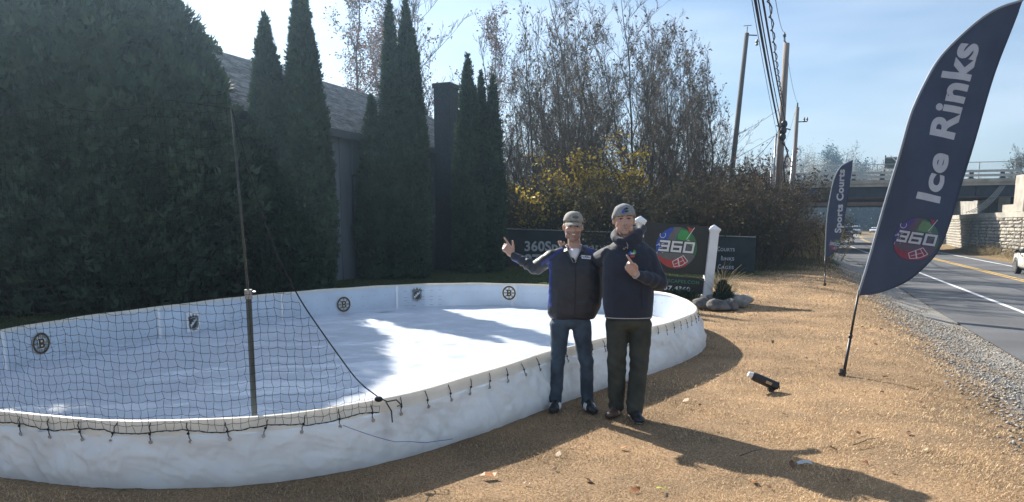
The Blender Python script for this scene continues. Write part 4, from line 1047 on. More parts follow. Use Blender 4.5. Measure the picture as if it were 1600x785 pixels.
feather_flag(7.69, (1316,588), [(1343,463),(1362,395),(1380,330),(1397,262),(1415,190),(1430,155),(1448,125),(1470,93),(1500,60),(1535,28),(1565,11),(1595,2)],
    [(1343,463),(1380,457),(1415,441),(1445,412),(1465,385),(1487,335),(1503,290),(1520,240),(1540,175),(1560,110),(1578,55),(1595,2)],
    'tall navy feather flag lettered Ice Rinks, leaning near the road', 'Ice Rinks', (1464,318), (1530,70), .275, (1428,374), .232)
Yf2 = gnd(1289, 447)[1]
feather_flag(Yf2, (1289,447), [(1290,405),(1291,370),(1293,335),(1297,305),(1303,280),(1312,262),(1322,255),(1333,250)],
    [(1290,405),(1300,398),(1309,382),(1317,355),(1322,325),(1325,300),(1329,275),(1333,250)],
    'smaller feather flag farther off, lettered Sports Courts', 'Sports Courts', (1314,364), (1319,265), .17, (1304,382), .15, .03)
# ------------------------------------------------------------------ road bridge
conc = mat('pale_concrete', (.37,.34,.285), .85, .18, 1.5, .01, 12); concd = mat('weathered_concrete', (.30,.28,.24), .9, .25, 1.2, .01, 8)
girm = mat('rusty_dark_girder', (.035,.038,.05), .7, .3, 2); railm = mat('galvanised_rail', (.42,.42,.40), .5, .15, 4, metal=.3); rust = mat('rust_edge', (.17,.10,.07), .8, .2, 6)
BL, BR = Vector((12.5, 62.6, 0)), Vector((38.1, 54.6, 0)); bd = (BR-BL); BLEN = bd.length; bd.normalize(); bn = Vector((-bd.y, bd.x, 0))
bridge = thing('road_bridge', tuple(BL), 'low steel girder road bridge with guard rail and wire fence crossing over the road', 'bridge')
BM = Matrix(((bd.x, bn.x, 0, 0), (bd.y, bn.y, 0, 0), (0,0,1,0), (0,0,0,1)))
mb = MB(); mb.box(0, BLEN, 0, 12, 4.55, 4.80, M=BM); mb.box(0, BLEN, -.12, .5, 4.80, 5.05, M=BM); mb.box(0, BLEN, 11.6, 12.1, 4.80, 5.05, M=BM); obj('deck', mb, conc, bridge)
for k in range(6):
    mb = MB(); y = .35+k*2.2; mb.box(0, BLEN, y-.02, y+.02, 3.70, 4.55, M=BM); mb.box(0, BLEN, y-.2, y+.2, 3.66, 3.72, M=BM)
    for s_ in range(0, int(BLEN), 3): mb.box(s_, s_+.03, y-.15, y, 3.72, 4.55, M=BM)
    g_ = obj('girder', mb, girm, bridge)
    if k < 3: mb = MB(); mb.box(0, BLEN, y-.212, y-.202, 3.665, 3.715, M=BM); obj('flange_edge', mb, rust, g_)
for z in (5.30, 5.62):
    mb = MB(); mb.box(0, BLEN, .02, .12, z-.09, z+.09, M=BM); obj('guard_rail', mb, railm, bridge)
pmh = MB(); pmh.box(-.14, .14, .06, .26, 5.05, 5.72, M=BM); pmh.box(-.2, .2, .03, .3, 5.05, 5.10, M=BM); pmh = mesh_of('rail_post', pmh, girm)
for k in range(13): o = link('rail_post', pmh, bridge); o.location = bd*(1+k*2.05)
fpm = MB(); fpm.tube([BM @ Vector((0,.35,5.05)), BM @ Vector((0,.35,6.3))], .035, 6); fpm = mesh_of('fence_post', fpm, M_['steel'])
for k in range(12): o = link('fence_post', fpm, bridge); o.location = bd*(.6+k*2.35)
P0, P1 = [], []; hh = .16
n = int(BLEN/hh)
for k in range(-8, n):
    for sgn in (1, -1):
        a = k*hh if sgn > 0 else k*hh+1.2; z0_, z1_ = 5.08, 6.26; b_ = a+1.18*sgn
        if 0 <= a <= BLEN and 0 <= b_ <= BLEN: P0.append(tuple(BM @ Vector((a, .35, z0_)))); P1.append(tuple(BM @ Vector((b_, .35, z1_))))
V, F = tubes_np(P0, P1, .004, .004, 3); o = np_mesh('wire_mesh', V, F, M_['steel'], bridge); tag(o, kind='stuff')
mb = MB(); mb.tube([BM @ Vector((0,.35,6.3)), BM @ Vector((BLEN,.35,6.3))], .03, 6); obj('top_rail', mb, M_['steel'], bridge)
# pipes hanging down to the right abutment
for k in range(4):
    mb = MB(); a = BM @ Vector((BLEN-1.3+k*.10, .1-k*.02, 4.5)); b_ = BM @ Vector((BLEN-3.6+k*.22, -.6, 2.5))
    pts = [a.lerp(b_, t)+Vector((0,0,-.35*math.sin(math.pi*t))) for t in [i/10 for i in range(11)]]; mb.tube(pts, .022, 6); obj('conduit', mb, railm, bridge, True)
bridge.location = (BL.x*1.05, BL.y*1.05, -.0825); bridge.scale = (1.05, 1.05, 1.05)
# second carriageway beyond
BL2 = Vector((10, 92, 0)); br2 = thing('far_bridge', tuple(BL2), 'second darker girder bridge seen under the first', 'bridge')
mb = MB(); mb.box(0, 60, 0, 12, 4.5, 5.1, M=BM); obj('deck', mb, concd, br2)
for k in range(4): mb = MB(); mb.box(0, 60, .3+k*3, .36+k*3, 3.75, 4.5, M=BM); mb.box(0, 60, .1+k*3, .5+k*3, 3.70, 3.76, M=BM); obj('girder', mb, girm if k else rust, br2)
# abutment at the left end: pier and sloped wing wall
lab = thing('left_abutment', (24.3, 65, -.5), 'pale concrete pier and sloping wing wall under the left end of the bridge', 'abutment')
mb = MB(); mb.lathe([(.55,0), (.55,2.6), (.75,2.65), (.75,3.0)], k=18); obj('pier', mb, concd, lab, False)
mb = MB(); p = [(1.5,9), (7.5,16), (7.5,16.5), (1.5,9.5)]
mb.add([(1.2,9,0), (9.0,22,0), (9.0,22,3.9), (1.2,9,1.9), (1.2,9.6,0), (9,22.6,0), (9,22.6,3.9), (1.2,9.6,1.9)], [(0,1,2,3), (4,7,6,5), (0,3,7,4), (1,5,6,2), (3,2,6,7)]); obj('wing_wall', mb, concd, lab)
mb = MB(); mb.box(-14, -1, 3, 9, -.5, 4.2); obj('abutment_wall', mb, concd, lab)
# right retaining wall along the road: flaring stone wall, cap, upper block, end pillar
stonem = [mat('wall_stone', (.36,.33,.28), .9, .2, 3, .02, 14), mat('wall_stone_grey', (.28,.265,.235), .9, .2, 3, .02, 14), mat('wall_stone_pale', (.42,.385,.325), .9, .2, 3, .02, 14)]
mort = mat('wall_mortar', (.10,.09,.075), .95, .2, 5)
C0 = Vector((*gnd(1526, 394, -.6), 0)); Cw = C0
fw = Vector((-.80, -.60, 0)).normalized()   # near face runs towards us, nearly along the road
fw = (Vector((*gnd(1606, 403, -.55), 0)) - Vector((*gnd(1542, 397, -.6), 0))).normalized()
rw = thing('stone_abutment', (C0.x, C0.y, -.65), 'stone-faced bridge abutment with a concrete cap on the right of the road', 'abutment')
rd = Vector((.42, .907, 0)).normalized()     # far wall runs away under the bridge
CH = 2.75
def wallrun(org, d, L, name_):
    nn = Vector((d.y, -d.x, 0)); 
    if nn.dot(-org) < 0: nn = -nn
    MW = Matrix(((d.x, nn.x, 0, org.x-C0.x), (d.y, nn.y, 0, org.y-C0.y), (0,0,1,0), (0,0,0,1)))
    mb = MB(); mb.box(0, L, -.6, -.02, -.3, CH, M=MW); obj(name_, recalc_mb(mb), mort, rw)
    mb = MB(); mb.box(-.1, L, -.7, .10, CH, CH+.38, M=MW); obj('cap_beam', mb, conc, rw)
    return MW
def recalc_mb(mb): return mb
g = random.Random(8)
def stone_mesh(w_, h_):
    mb = MB(); n = 3; vs = []
    for j in range(n+1):
        for i in range(n+1):
            ed = i in (0, n) or j in (0, n)
            vs.append((w_*(i/n)+(0 if ed else g.uniform(-.03,.03)), .0 if ed else g.uniform(.05,.11), h_*(j/n)+(0 if ed else g.uniform(-.02,.02))))
    mb.add(vs, [(j*(n+1)+i, j*(n+1)+i+1, (j+1)*(n+1)+i+1, (j+1)*(n+1)+i) for j in range(n) for i in range(n)])
    b_ = len(mb.v); mb.v += [(0,-.03,0), (w_,-.03,0), (w_,-.03,h_), (0,-.03,h_)]; c = [0, n, (n+1)*(n+1)-1, (n+1)*n]
    for q in range(4): mb.f.append((c[q], b_+q, b_+(q+1) % 4, c[(q+1) % 4])); mb.m.append(0)
    return mb
sizes = [(.42,.24), (.66,.24), (.30,.24), (.52,.50), (.36,.50), (.80,.24)]
smesh = [[recalc_me for recalc_me in [mesh_of('stone', stone_mesh(*s_), stonem[m_])]][0] for s_ in sizes for m_ in range(3)]
def lay(MW, L, rows=11):
    rh = CH/ (rows); occ = [0.0]*rows
    for r_ in range(rows):
        x = occ[r_]
        while x < L-.2:
            tall_ = r_ < rows-1 and abs(occ[r_+1]-x) < .02 and g.random() < .6
            k = g.choice([3, 4, 3]) if tall_ else g.choice([0, 1, 2, 5, 2, 1])
            w_ = min(sizes[k][0], L-x)
            # skip the part already filled by a tall stone below
            o = link('stone', smesh[k*3+g.randrange(3)], rw)
            o.matrix_local = MW @ Matrix.Translation((x+.012, g.uniform(-.03,.05), r_*rh+.012)) @ Matrix.Diagonal(((w_-.035)/sizes[k][0], 1, (rh-.024 if not tall_ else 2*rh-.024)/sizes[k][1], 1))
            if tall_: filled.setdefault(r_+1, []).append((x, x+w_))
            x += w_
            for a, b_ in sorted(filled.get(r_, [])):
                if a-.15 <= x < b_: x = b_
        if r_+1 < rows:
            st = 0
            for a, b_ in sorted(filled.get(r_+1, [])):
                if a < .05: st = b_
            occ[r_+1] = st
filled = {}
MW = wallrun(C0, fw, 18, 'near_wall'); lay(MW, 8.6)
MWf = wallrun(C0, rd, 70, 'wall_under_bridge'); filled = {}; lay(MWf, 4.6)
for MX, xa, xb in ((MW, 8.7, 16.5), (MWf, 4.8, 24)):
    mb = MB(); rh = CH/11
    for r_ in range(11):
        x = xa
        while x < xb:
            w_ = g.uniform(.35, .85); sm = stone_mesh(w_-.024, rh-.024); mb.add([MX @ Vector((v[0]+x, v[1], v[2]+r_*rh+.012)) for v in sm.v], sm.f, 0); x += w_
    o = obj('stone_facing', mb, stonem[0], rw); tag(o, kind='stuff')
mb = MB(); mb.box(1.5, 60, -2.2, -1.4, CH, CH+2.9, M=MWf); obj('back_wall', mb, concd, rw)
mb = MB(); mb.box(3.6, 14, -1.3, -.35, CH+.38, CH+.95, M=MW); obj('concrete_block', mb, conc, rw)
mb = MB(); mb.bev(6.4, 8.2, -1.2, -.1, CH+.38, CH+2.95, .03, M=MW); obj('end_pillar', mb, conc, rw)
mb = MB(); mb.box(7.4, 16, -1.2, -.3, CH+1.0, CH+3.2, M=MW); obj('parapet', mb, conc, rw)
# embankments at both ends of the bridge
mb = MB()
def emb(x0, y0, x1, y1, wdt, h, name_):
    a, b_ = Vector((x0, y0, 0)), Vector((x1, y1, 0)); d = (b_-a).normalized(); n_ = Vector((-d.y, d.x, 0)); m_ = MB(); N = 12; K = 8
    for i in range(N+1):
        for j in range(K+1):
            t = j/K; p = a.lerp(b_, i/N)+n_*(t-.5)*wdt; hh_ = h*min(1, min(t, 1-t)*4)
            m_.v.append((p.x, p.y, -.8+hh_+.3*noise.noise(p*.2)))
    for i in range(N):
        for j in range(K): m_.f.append((i*(K+1)+j, i*(K+1)+j+1, (i+1)*(K+1)+j+1, (i+1)*(K+1)+j)); m_.m.append(0)
    tag(obj(name_, recalc_mb(m_), mat('embankment_soil', (.13,.10,.06), .95, .3, 1.0), smooth=True), kind='structure')
emb(12.5, 72, -60, 95, 34, 5.4, 'embankment'); emb(44.5, 62.5, 110, 42, 26, 5.2, 'embankment')
# road sign seen from behind, on the bridge
HS = thing('highway_sign', tuple((BL+bd*17.6)*1.05+Vector((0,0,5.22))), 'back of a dark framed road sign standing on the bridge', 'sign')
mb = MB(); mb.box(0, 3.0, .62, .66, .95, 1.9, M=BM); obj('sign_board', mb, mat('sign_back', (.07,.10,.09), .5, .15, 4), HS)
for x in (.02, 1.0, 2.0, 2.95): mb = MB(); mb.box(x-.04, x+.04, .52, .60, 0, 2.05+(.25 if x > 2.5 else 0), M=BM); obj('post', mb, girm, HS)
for z in (.95, 1.85): mb = MB(); mb.box(-.05, 3.05, .44, .50, z-.05, z+.05, M=BM); obj('stringer', mb, railm, HS)
mb = MB(); mb.tube([BM @ Vector((.35,.40,2.0)), BM @ Vector((1.6,.40,.75))], .035, 6); obj('brace', mb, M_['white'], HS)
mb = MB(); mb.prism([(1.4,1.95), (3.05,1.95), (2.95,2.35)], BM @ Matrix(((1,0,0,0),(0,0,1,.5),(0,1,0,0),(0,0,0,1))), .05); obj('top_plate', mb, girm, HS)

# ------------------------------------------------------------------ trees beyond the bridge
def fluffy(name, x, y, zb, H, Rm, m_, label, cat='tree', group=None, n=2600, seed=0, size=.5):
    r_ = thing(name, (x, y, zb), label, cat, group); g_ = np.random.RandomState(seed)
    mb = MB(); mb.tube([(0,0,0), (.05,0,H*.45), (0,0,H*.9)], [.2,.14,.04], 7); 
    for k in range(9):
        a = k*2.4; z = H*(.3+.06*k); mb.tube([(0,0,z), (math.cos(a)*Rm*.5, math.sin(a)*Rm*.5, z+H*.1), (math.cos(a)*Rm*.8, math.sin(a)*Rm*.8, z+H*.13)], [.07,.05,.02], 5)
    obj('trunk', mb, M_['bark'], r_)
    nc = 26; C = g_.randn(nc, 3); C /= np.linalg.norm(C, axis=1)[:, None]; C *= (g_.rand(nc)**.4)[:, None]; C = C*np.array([Rm*.75, Rm*.75, H*.30])+np.array([0,0,H*.64])
    ix = g_.randint(0, nc, n); P = C[ix]+g_.randn(n, 3)*np.array([Rm*.17, Rm*.17, H*.055])
    a = g_.randn(n, 3); a /= np.linalg.norm(a, axis=1)[:, None]; b_ = np.cross(a, g_.randn(n, 3)); b_ /= np.linalg.norm(b_, axis=1)[:, None]; L_ = (size*(.4+.6*g_.rand(n)))[:, None]
    Q = np.stack([P-a*L_*.5, P+b_*L_*.22, P+a*L_*.5, P-b_*L_*.22], 1).reshape(-1, 3); F = np.arange(n*4).reshape(-1, 4)
    np_mesh('crown', Q, F, m_, r_, col=np.repeat((.7+.6*g_.rand(n))[:, None]*np.ones((1, 3)), 4, 0)); return r_
def at_px(px, D): return X(px, D), D
x, y = at_px(1291, 240); fluffy('pine_tree', x, y, 1.0, 26, 6.0, M_['pine'], 'dark green pine rising behind the bridge, left of the second flag', group='evergreens beyond the bridge', seed=5, n=7000, size=.9)
x, y = at_px(1334, 240); fluffy('pine_tree', x, y, 1.0, 23.5, 3.0, M_['pine'], 'smaller dark pine behind the tip of the second flag', group='evergreens beyond the bridge', seed=6, n=2600, size=.9)
x, y = at_px(1592, 95); fluffy('pine_tree', x, y, 2.0, 8.8, 3.2, M_['pine'], 'dark evergreen beyond the right end of the bridge', group='evergreens beyond the bridge', seed=7, n=7000, size=.32)
hazym = mat('pale_dry_leaves', (.30,.25,.15), .8, .25, 2, trans=.3, attr=True)
for k, (px, H) in enumerate(((1222,8.4), (1243,9.0), (1262,9.4), (1278,8.2), (1312,9.4), (1346,8.6), (1368,8.4), (1392,8.0), (1412,7.6), (1515,6.2), (1610,9.0))):
    far = px < 1450; x, y = at_px(px, 236+k % 3*5 if far else 108); fluffy('autumn_tree', x, y, 1.0 if far else 2.0, (H*2.65+(k*37 % 5)*.5) if far else H+.6, 6.5 if far else 2.9, (hazym, M_['leafrust'])[k % 4 == 1] if k % 4 != 1 else hazym, ('pale autumn tree beyond the bridge, %s' % ('left of the dark pine', 'right of the dark pine', 'seen right of the tall flag')[0 if px < 1291 else 1 if px < 1450 else 2]), group='autumn trees beyond the bridge', seed=40+k, n=3200, size=.62 if far else .26)
for k, (px, D, H) in enumerate(((1230,230,25), (1258,225,26), (1275,232,25), (1312,228,26), (1352,230,24), (1585,84,9.6), (1570,90,8), (1505,96,6.2), (1545,92,6.6), (1150,80,8.5), (1172,82,9), (1195,78,8.4), (1212,84,8.8))):
    place_tree('bare_tree', bareA[k % 4], X(px, D), D, (H-1.0)/12.0*(.95 if H > 20 else 1), ('bare grey tree beyond the bridge, %s' % ('behind the utility poles' if px < 1225 else 'left of the second flag' if px < 1300 else 'right of the second flag' if px < 1450 else 'right of the tall flag')), 'tree', 'bare trees beyond the bridge', zb=1.0 if D > 200 else 2.0)
# dry weeds along the far roadside
weed = tree_data('weeds', 500, leaf='leafolive', nleaf=250, lsize=.05, H=1.1, levels=2, nst=30, spread=.4, r0=.012, trunk_seg=4, kids=(1.5, 1), up=.1, start=.2, base_spread=.45, crown_level=1, rmin=.006, low=.2,
                 twig=mat('dry_straw', (.42,.33,.18), .9, .2, 3), bark=mat('dry_stalk', (.36,.28,.15), .9, .2, 3))
for k in range(26):
    s_ = 36+k*1.35; c = 13.6+rn.uniform(-.5, .5)
    x, y = xy(c+bend(s_), s_); px = proj(x, y, 0)[0]
    place_tree('dry_weeds', weed, x, y, rn.uniform(.35, .8), 'clump of dry straw-coloured weeds at the foot of the stone abutment' if px > 1526 else 'clump of dry weeds in the shade under the bridge', 'weeds', 'dry weeds along the far side of the road', zb=-.62)
for k in range(14):
    c, s_ = 2.4-rn.uniform(.2, 2.2), 38+k*1.6; x, y = xy(c, s_)
    place_tree('dry_weeds', weed, x, y, rn.uniform(.8, 1.6), 'clump of dry weeds left of the road by the second flag', 'weeds', 'dry weeds on the near side of the road')

# ------------------------------------------------------------------ utility poles and wires
woodm = mat('weathered_pole_wood', (.24,.20,.165), .9, .3, 4, .01, 25, stretch=(1,1,.08)); woodd = mat('dark_pole_wood', (.10,.095,.085), .9, .3, 4, .01, 25, stretch=(1,1,.08))
def pole(name, base_px, D, top_px, r0, r1, m, label):
    b_ = atY(base_px[0], base_px[1], D); t_ = atY(top_px[0], top_px[1], D); b0 = Vector((b_.x+(b_.x-t_.x)/(t_.z-b_.z)*(b_.z+.3), D, -.3))
    r_ = thing(name, tuple(b0), label, 'utility pole', 'utility poles by the road'); T = t_-b0
    mb = MB(); mb.tube([Vector((0,0,0)), T*.5, T], [r0, (r0+r1)/2, r1], 10); obj('shaft', mb, m, r_, True); return r_, T, b0
P1, T1, b1 = pole('utility_pole', (1210,395), 36, (1229,68), .19, .14, woodm, 'big weathered wooden utility pole carrying thick black cables')
def on(T, z): return T*(z/T.z)
mb = MB(); mb.tube([T1, T1+Vector((-.12,0,.12)), T1+Vector((-.12,0,.35))], .03, 6); mb.lathe([(.03,0), (.09,.02), (.06,.06), (.09,.1), (.04,.16), (.02,.24)], tuple(T1+Vector((-.12,0,.28))), 10); obj('insulator', mb, M_['pipe'], P1)
zc = lambda py, D: CAM_H+(HORIZON-py)/FPX*D
mb = MB(); q = on(T1, zc(212, 36)+.3)
for k in range(3): mb.ell(q+Vector((.02*k,-.22,-.25+.30*k)), (.16,.13,.19), nu=10, nv=8)
mb.tube([q+Vector((-.3,-.1,.3)), q+Vector((.4,-.1,.1))], .03, 6); mb.tube([q+Vector((0,-.2,-.5)), q+Vector((.3,-.2,-.9)), q+Vector((.1,-.25,-1.6)), q+Vector((.25,-.2,-2.6))], .03, 6); obj('splice_box', mb, M_['black'], P1, True)
mb = MB()
for z_ in (2.0, 3.2, 4.6): mb.tube([on(T1, z_)+Vector((-.26,-.1,0)), on(T1, z_)+Vector((-.10,-.1,0))], .02, 5)
mb.tube([on(T1, .2)+Vector((-.30,-.05,0)), on(T1, 6.3)+Vector((-.27,-.05,0))], .045, 6); mb.tube([on(T1, .2)+Vector((-.42,0,0)), on(T1, 5.2)+Vector((-.38,0,0))], .03, 6); obj('conduit', mb, M_['steel'], P1, True)
P2, T2, b2 = pole('utility_pole', (1236,340), 52, (1246,168), .17, .13, woodm, 'thinner wooden utility pole just right of the big one')
mb = MB(); mb.tube([on(T2, T2.z-1.0), on(T2, T2.z-1.0)+Vector((.65,-.2,.0))], .04, 5); mb.tube([T2, T2+Vector((0,0,.3))], .05, 6)
for x in (.45, .65): mb.lathe([(.03,0), (.08,.04), (.05,.1), (.08,.16), (.03,.3)], tuple(on(T2, T2.z-1.0)+Vector((x,-.2,0))), 8)
obj('bracket', mb, M_['pipe'], P2)
P3, T3, b3 = pole('utility_pole', (1143,275), 42, (1167,52), .17, .12, woodd, 'dark leaning utility pole left of the big one, above the brushwood')
mb = MB(); mb.tube([T3-Vector((0,0,.1)), T3+Vector((.55,-.1,-.15))], .035, 5); mb.lathe([(.03,0), (.1,.06), (.06,.14), (.1,.22), (.03,.35)], tuple(T3+Vector((.55,-.1,-.7))), 8); mb.tube([T3, T3+Vector((.02,0,.35))], .03, 5); mb.tube([T3+Vector((-.2,0,.38)), T3+Vector((.25,0,.42))], .02, 5); obj('bracket', mb, M_['pipe'], P3)
P4, T4, b4 = pole('utility_pole', (1230,340), 47, (1240,235), .07, .06, M_['steel'], 'thin pale metal pole between the two wooden poles')
def wire(pts, r_, label, group='overhead wires', m=None, sag=0.0, n=14):
    P = []
    for a, b_ in zip(pts[:-1], pts[1:]):
        for i in range(n+1):
            t = i/n; P.append(Vector(a).lerp(Vector(b_), t)-Vector((0,0,sag*4*t*(1-t))))
    mb = MB(); mb.tube(P, r_, 5); o = obj('overhead_cable', mb, m or M_['cord'], smooth=True); tag(o, label, 'cable', group); return o
rdv = Vector((-UX, -UY, 0))
def back(px, py_top, zc_, Y=12.0):  # point on the span nearer to the camera
    d = ray(px, py_top); t = Y/d[1]; return Vector((d[0]*t, Y, CAM_H+d[2]*t))
w1 = b1+q
for (px0, tgt, r_, lb) in ((1179, w1+Vector((-.1,-.1,.0)), .035, 'thick black cable, leftmost of the pair at the top of the picture'),
                      (1191, w1+Vector((.12,-.1,.5)), .026, 'thick black cable just right of the thickest one'),
                      (1184, w1+Vector((.0,-.1,.2)), .018, 'thinner black cable between the two thick ones'),
                      (1174, b1+on(T1, zc(175, 36))+Vector((-.15,0,-1.2)), .009, 'thin wire left of the thick cables')):
    A = back(px0, -4, 0, 17.0); d = (A-tgt); wire([tgt, A, A+d*.9], r_, lb, sag=.12)
# twisted service wire
tgt = b1+on(T1, zc(165, 36))+Vector((0,-.1,0)); A = back(1201, -4, 0, 17.0)
pts = [tgt.lerp(A, i/90)+Vector((.05*math.cos(i*1.1), 0, .05*math.sin(i*1.1)-.25*math.sin(math.pi*i/90))) for i in range(91)]
mb = MB(); mb.tube(pts, .016, 5); mb.tube([tgt.lerp(A, i/30)-Vector((0,0,.25*math.sin(math.pi*i/30))) for i in range(31)], .012, 5); tag(obj('overhead_cable', mb, M_['cord'], smooth=True), 'twisted black service cable right of the thick cables', 'cable', 'overhead wires')
A = back(1211, -4, 0, 17.0); wire([b1+T1+Vector((-.12,0,.5)), A], .008, 'thin top wire running to the tip of the big utility pole', sag=.2)
wire([b1+T1+Vector((-.12,0,.5)), b2+T2+Vector((0,0,.3)), b2+T2+Vector((10,30,0))], .01, 'thin wire from the big pole tip down to the thinner pole', sag=.5)
wire([w1+Vector((0,0,.3)), b3+on(T3, 5.0)], .014, 'slack wire from the big pole down to the leaning pole', sag=.5)
wire([w1+Vector((0,0,1.2)), b3+on(T3, 7.0)], .010, 'thin straight wire between the big pole and the leaning pole', sag=.1)
wire([b1+on(T1, 6.4), Vector((b1.x-6, 60, 1.0))], .010, 'thin wire running down left behind the brushwood', sag=.2)
wire([w1+Vector((0,0,.1)), b2+on(T2, 6.2), b2+on(T2, 6.2)+Vector((12,33,0))], .03, 'thick cable running on from the big pole to the next', sag=.4)

# ------------------------------------------------------------------ vehicles
tyre = mat('tyre_rubber', (.02,.02,.02), .8, .1, 10); rim_m = mat('alloy_rim', (.45,.46,.48), .3, .1, 10, metal=.9); lampm = mat('headlamp_glass', (.7,.72,.75), .1, .05, 10); redl = mat('tail_lamp', (.35,.02,.02), .2, .1, 10)
carglass = mat('car_glass', (.015,.018,.022), .06, .1, 3, spec=.9)
def car(loc, heading, paint, label, kind_='suv', cat='car', group=None):
    """x forward, y left; built from cross sections"""
    r_ = thing('parked_car' if False else 'car' if kind_ != 'pickup' else 'pickup_truck', loc, label, cat, group, heading)
    if kind_ == 'suv': st = [(-2.25,.45,.75,.95,.78), (-2.2,.32,.95,1.30,.84), (-1.9,.28,1.0,1.62,.90), (-1.0,.26,1.0,1.72,.92), (.1,.26,.99,1.70,.92), (.75,.26,.98,1.38,.92), (1.15,.26,.97,1.02,.92), (1.9,.28,.90,.92,.89), (2.2,.34,.74,.76,.80), (2.3,.42,.62,.64,.70)]
    elif kind_ == 'sedan': st = [(-2.3,.42,.80,.82,.76), (-2.2,.30,.98,1.0,.84), (-1.7,.28,1.0,1.04,.88), (-1.0,.26,.97,1.38,.90), (-.2,.26,.95,1.45,.90), (.5,.26,.93,1.30,.90), (1.1,.26,.92,.96,.89), (1.9,.28,.82,.84,.86), (2.2,.34,.68,.70,.78), (2.3,.42,.58,.60,.66)]
    else: st = [(-2.85,.5,1.1,1.12,.88), (-2.8,.45,1.15,1.17,.95), (-.9,.45,1.15,1.17,.96), (-.8,.42,1.15,1.80,.96), (.3,.42,1.14,1.92,.96), (.8,.42,1.13,1.75,.96), (1.3,.42,1.12,1.22,.96), (2.2,.42,1.08,1.12,.95), (2.65,.45,1.0,1.02,.90), (2.75,.5,.85,.87,.84)]
    mb = MB(); n = 12
    for x, zb_, zs, zt, w_ in st:
        wt = w_*.80 if zt > zs+.12 else w_*.9
        for y, z in ((-w_*.86,zb_), (-w_,zb_+.14), (-w_*1.0,(zb_+zs)/2+.05), (-w_*.97,zs), (-(wt*.96+.02),(zs*.12+zt*.88)), (-wt*.78,zt), (wt*.78,zt), ((wt*.96+.02),(zs*.12+zt*.88)), (w_*.97,zs), (w_*1.0,(zb_+zs)/2+.05), (w_,zb_+.14), (w_*.86,zb_)): mb.v.append((x, y, z))
    m = len(st)
    for i in range(m-1):
        for j in range(n):
            j2 = (j+1) % n; gl = 0
            if j in (3, 7) and st[i][3] > st[i][2]+.2 and st[i+1][3] > st[i+1][2]+.2: gl = 1
            if j in (4, 5, 6, 3, 7) and ((st[i][3] > st[i][2]+.3) != (st[i+1][3] > st[i+1][2]+.3)): gl = 1
            mb.f.append((i*n+j, (i+1)*n+j, (i+1)*n+j2, i*n+j2)); mb.m.append(gl)
    mb.f.append(tuple(range(n))); mb.m.append(0); mb.f.append(tuple(reversed(range((m-1)*n, m*n)))); mb.m.append(0)
    b_ = recalc(obj('body', mb, [paint, carglass], r_, True))
    try:
        for p in b_.data.polygons: p.use_smooth = p.material_index == 0
    except Exception: pass
    wr = .34 if kind_ != 'pickup' else .40; wb = 1.35 if kind_ != 'pickup' else 1.75; hw = st[5][4]
    for sx in (-1, 1):
        for sy in (-1, 1):
            mb = MB(); Mx = Matrix.Translation((sx*wb, sy*(hw-.10), wr)) @ Matrix.Rotation(R(90), 4, 'X')
            mb.lathe([(wr*.6,-.11), (wr*.97,-.11), (wr,-.06), (wr,.06), (wr*.97,.11), (wr*.6,.11)], k=24, M=Mx); wl = obj('wheel', mb, tyre, r_, False)
            mb = MB(); s_ = -sy; mb.lathe([(wr*.66,-.01), (wr*.66,.01)], (0,0,s_*.115), 20, M=Mx)
            for k in range(5):
                Ms = Mx @ Matrix.Rotation(k*2*math.pi/5, 4, 'Z'); mb.box(.03, wr*.6, -.035, .035, s_*.12-.01, s_*.12+.01, M=Ms)
            obj('rim', mb, rim_m, wl)
            mb = MB(); Ma = Matrix.Translation((sx*wb, sy*(hw+.004), wr+.02)) @ Matrix.Rotation(R(90), 4, 'X')
            ringpoly(mb, 0, 0, wr*1.02, wr*1.2, lambda u, v, h: Ma @ Vector((u, v, h)), 0, 0, 18, -10, 190); obj('wheel_arch', mb, tyre, r_)
    for sy in (-1, 1):
        mb = MB(); mb.ell((st[-2][0]+.02, sy*st[-2][4]*.80, st[-2][2]-.02), (.10,.16,.075), nu=10, nv=6); obj('headlight', mb, lampm, r_, True)
        mb = MB(); mb.ell((st[0][0]+.04, sy*st[0][4]*.85, st[0][2]), (.05,.12,.12), nu=10, nv=6); obj('tail_light', mb, redl, r_, True)
        mb = MB(); mb.ell((st[6][0]-.25, sy*(hw+.10), st[6][2]+.10), (.07,.11,.075), nu=10, nv=6); mb.tube([(st[6][0]-.25, sy*(hw-.05), st[6][2]+.04), (st[6][0]-.25, sy*(hw+.08), st[6][2]+.08)], .025, 5); obj('wing_mirror', mb, M_['black'], r_, True)
        mb = MB()
        for xx in (st[3][0]+.1, st[4][0]+.05, st[6][0]-.15): mb.box(xx-.006, xx+.006, sy*(hw+.001)-.004, sy*(hw+.001)+.004, .42, st[4][2]-.02)
        for xx in (st[3][0]+.35, st[4][0]+.25): mb.box(xx, xx+.18, sy*(hw+.005)-.012, sy*(hw+.005)+.012, st[4][2]-.14, st[4][2]-.10)
        obj('door_seam', mb, M_['black'], r_)
    mb = MB(); mb.box(st[-1][0]-.02, st[-1][0]+.012, -.45, .45, st[-1][1]+.04, st[-1][2]-.03); obj('grille', mb, M_['black'], r_)
    mb = MB(); mb.box(-2.2, 2.2, -.7, .7, .18, .34); obj('underbody', mb, M_['black'], r_)
    return r_
whitep = mat('white_car_paint', (.72,.71,.68), .25, .04, 3, coat=.6); silverp = mat('silver_car_paint', (.42,.44,.46), .3, .06, 3, metal=.4, coat=.5); blackp = mat('black_car_paint', (.015,.016,.018), .25, .1, 3, coat=.6)
hd = math.atan2(UY, UX)
wx, wy = gnd(1589, 428, ROAD_Z)    # foot of its front left wheel
fwd = Vector((UX, UY, 0)); lft = Vector((-UY, UX, 0)); cpos = Vector((wx, wy, ROAD_Z))-fwd*1.35-lft*.82
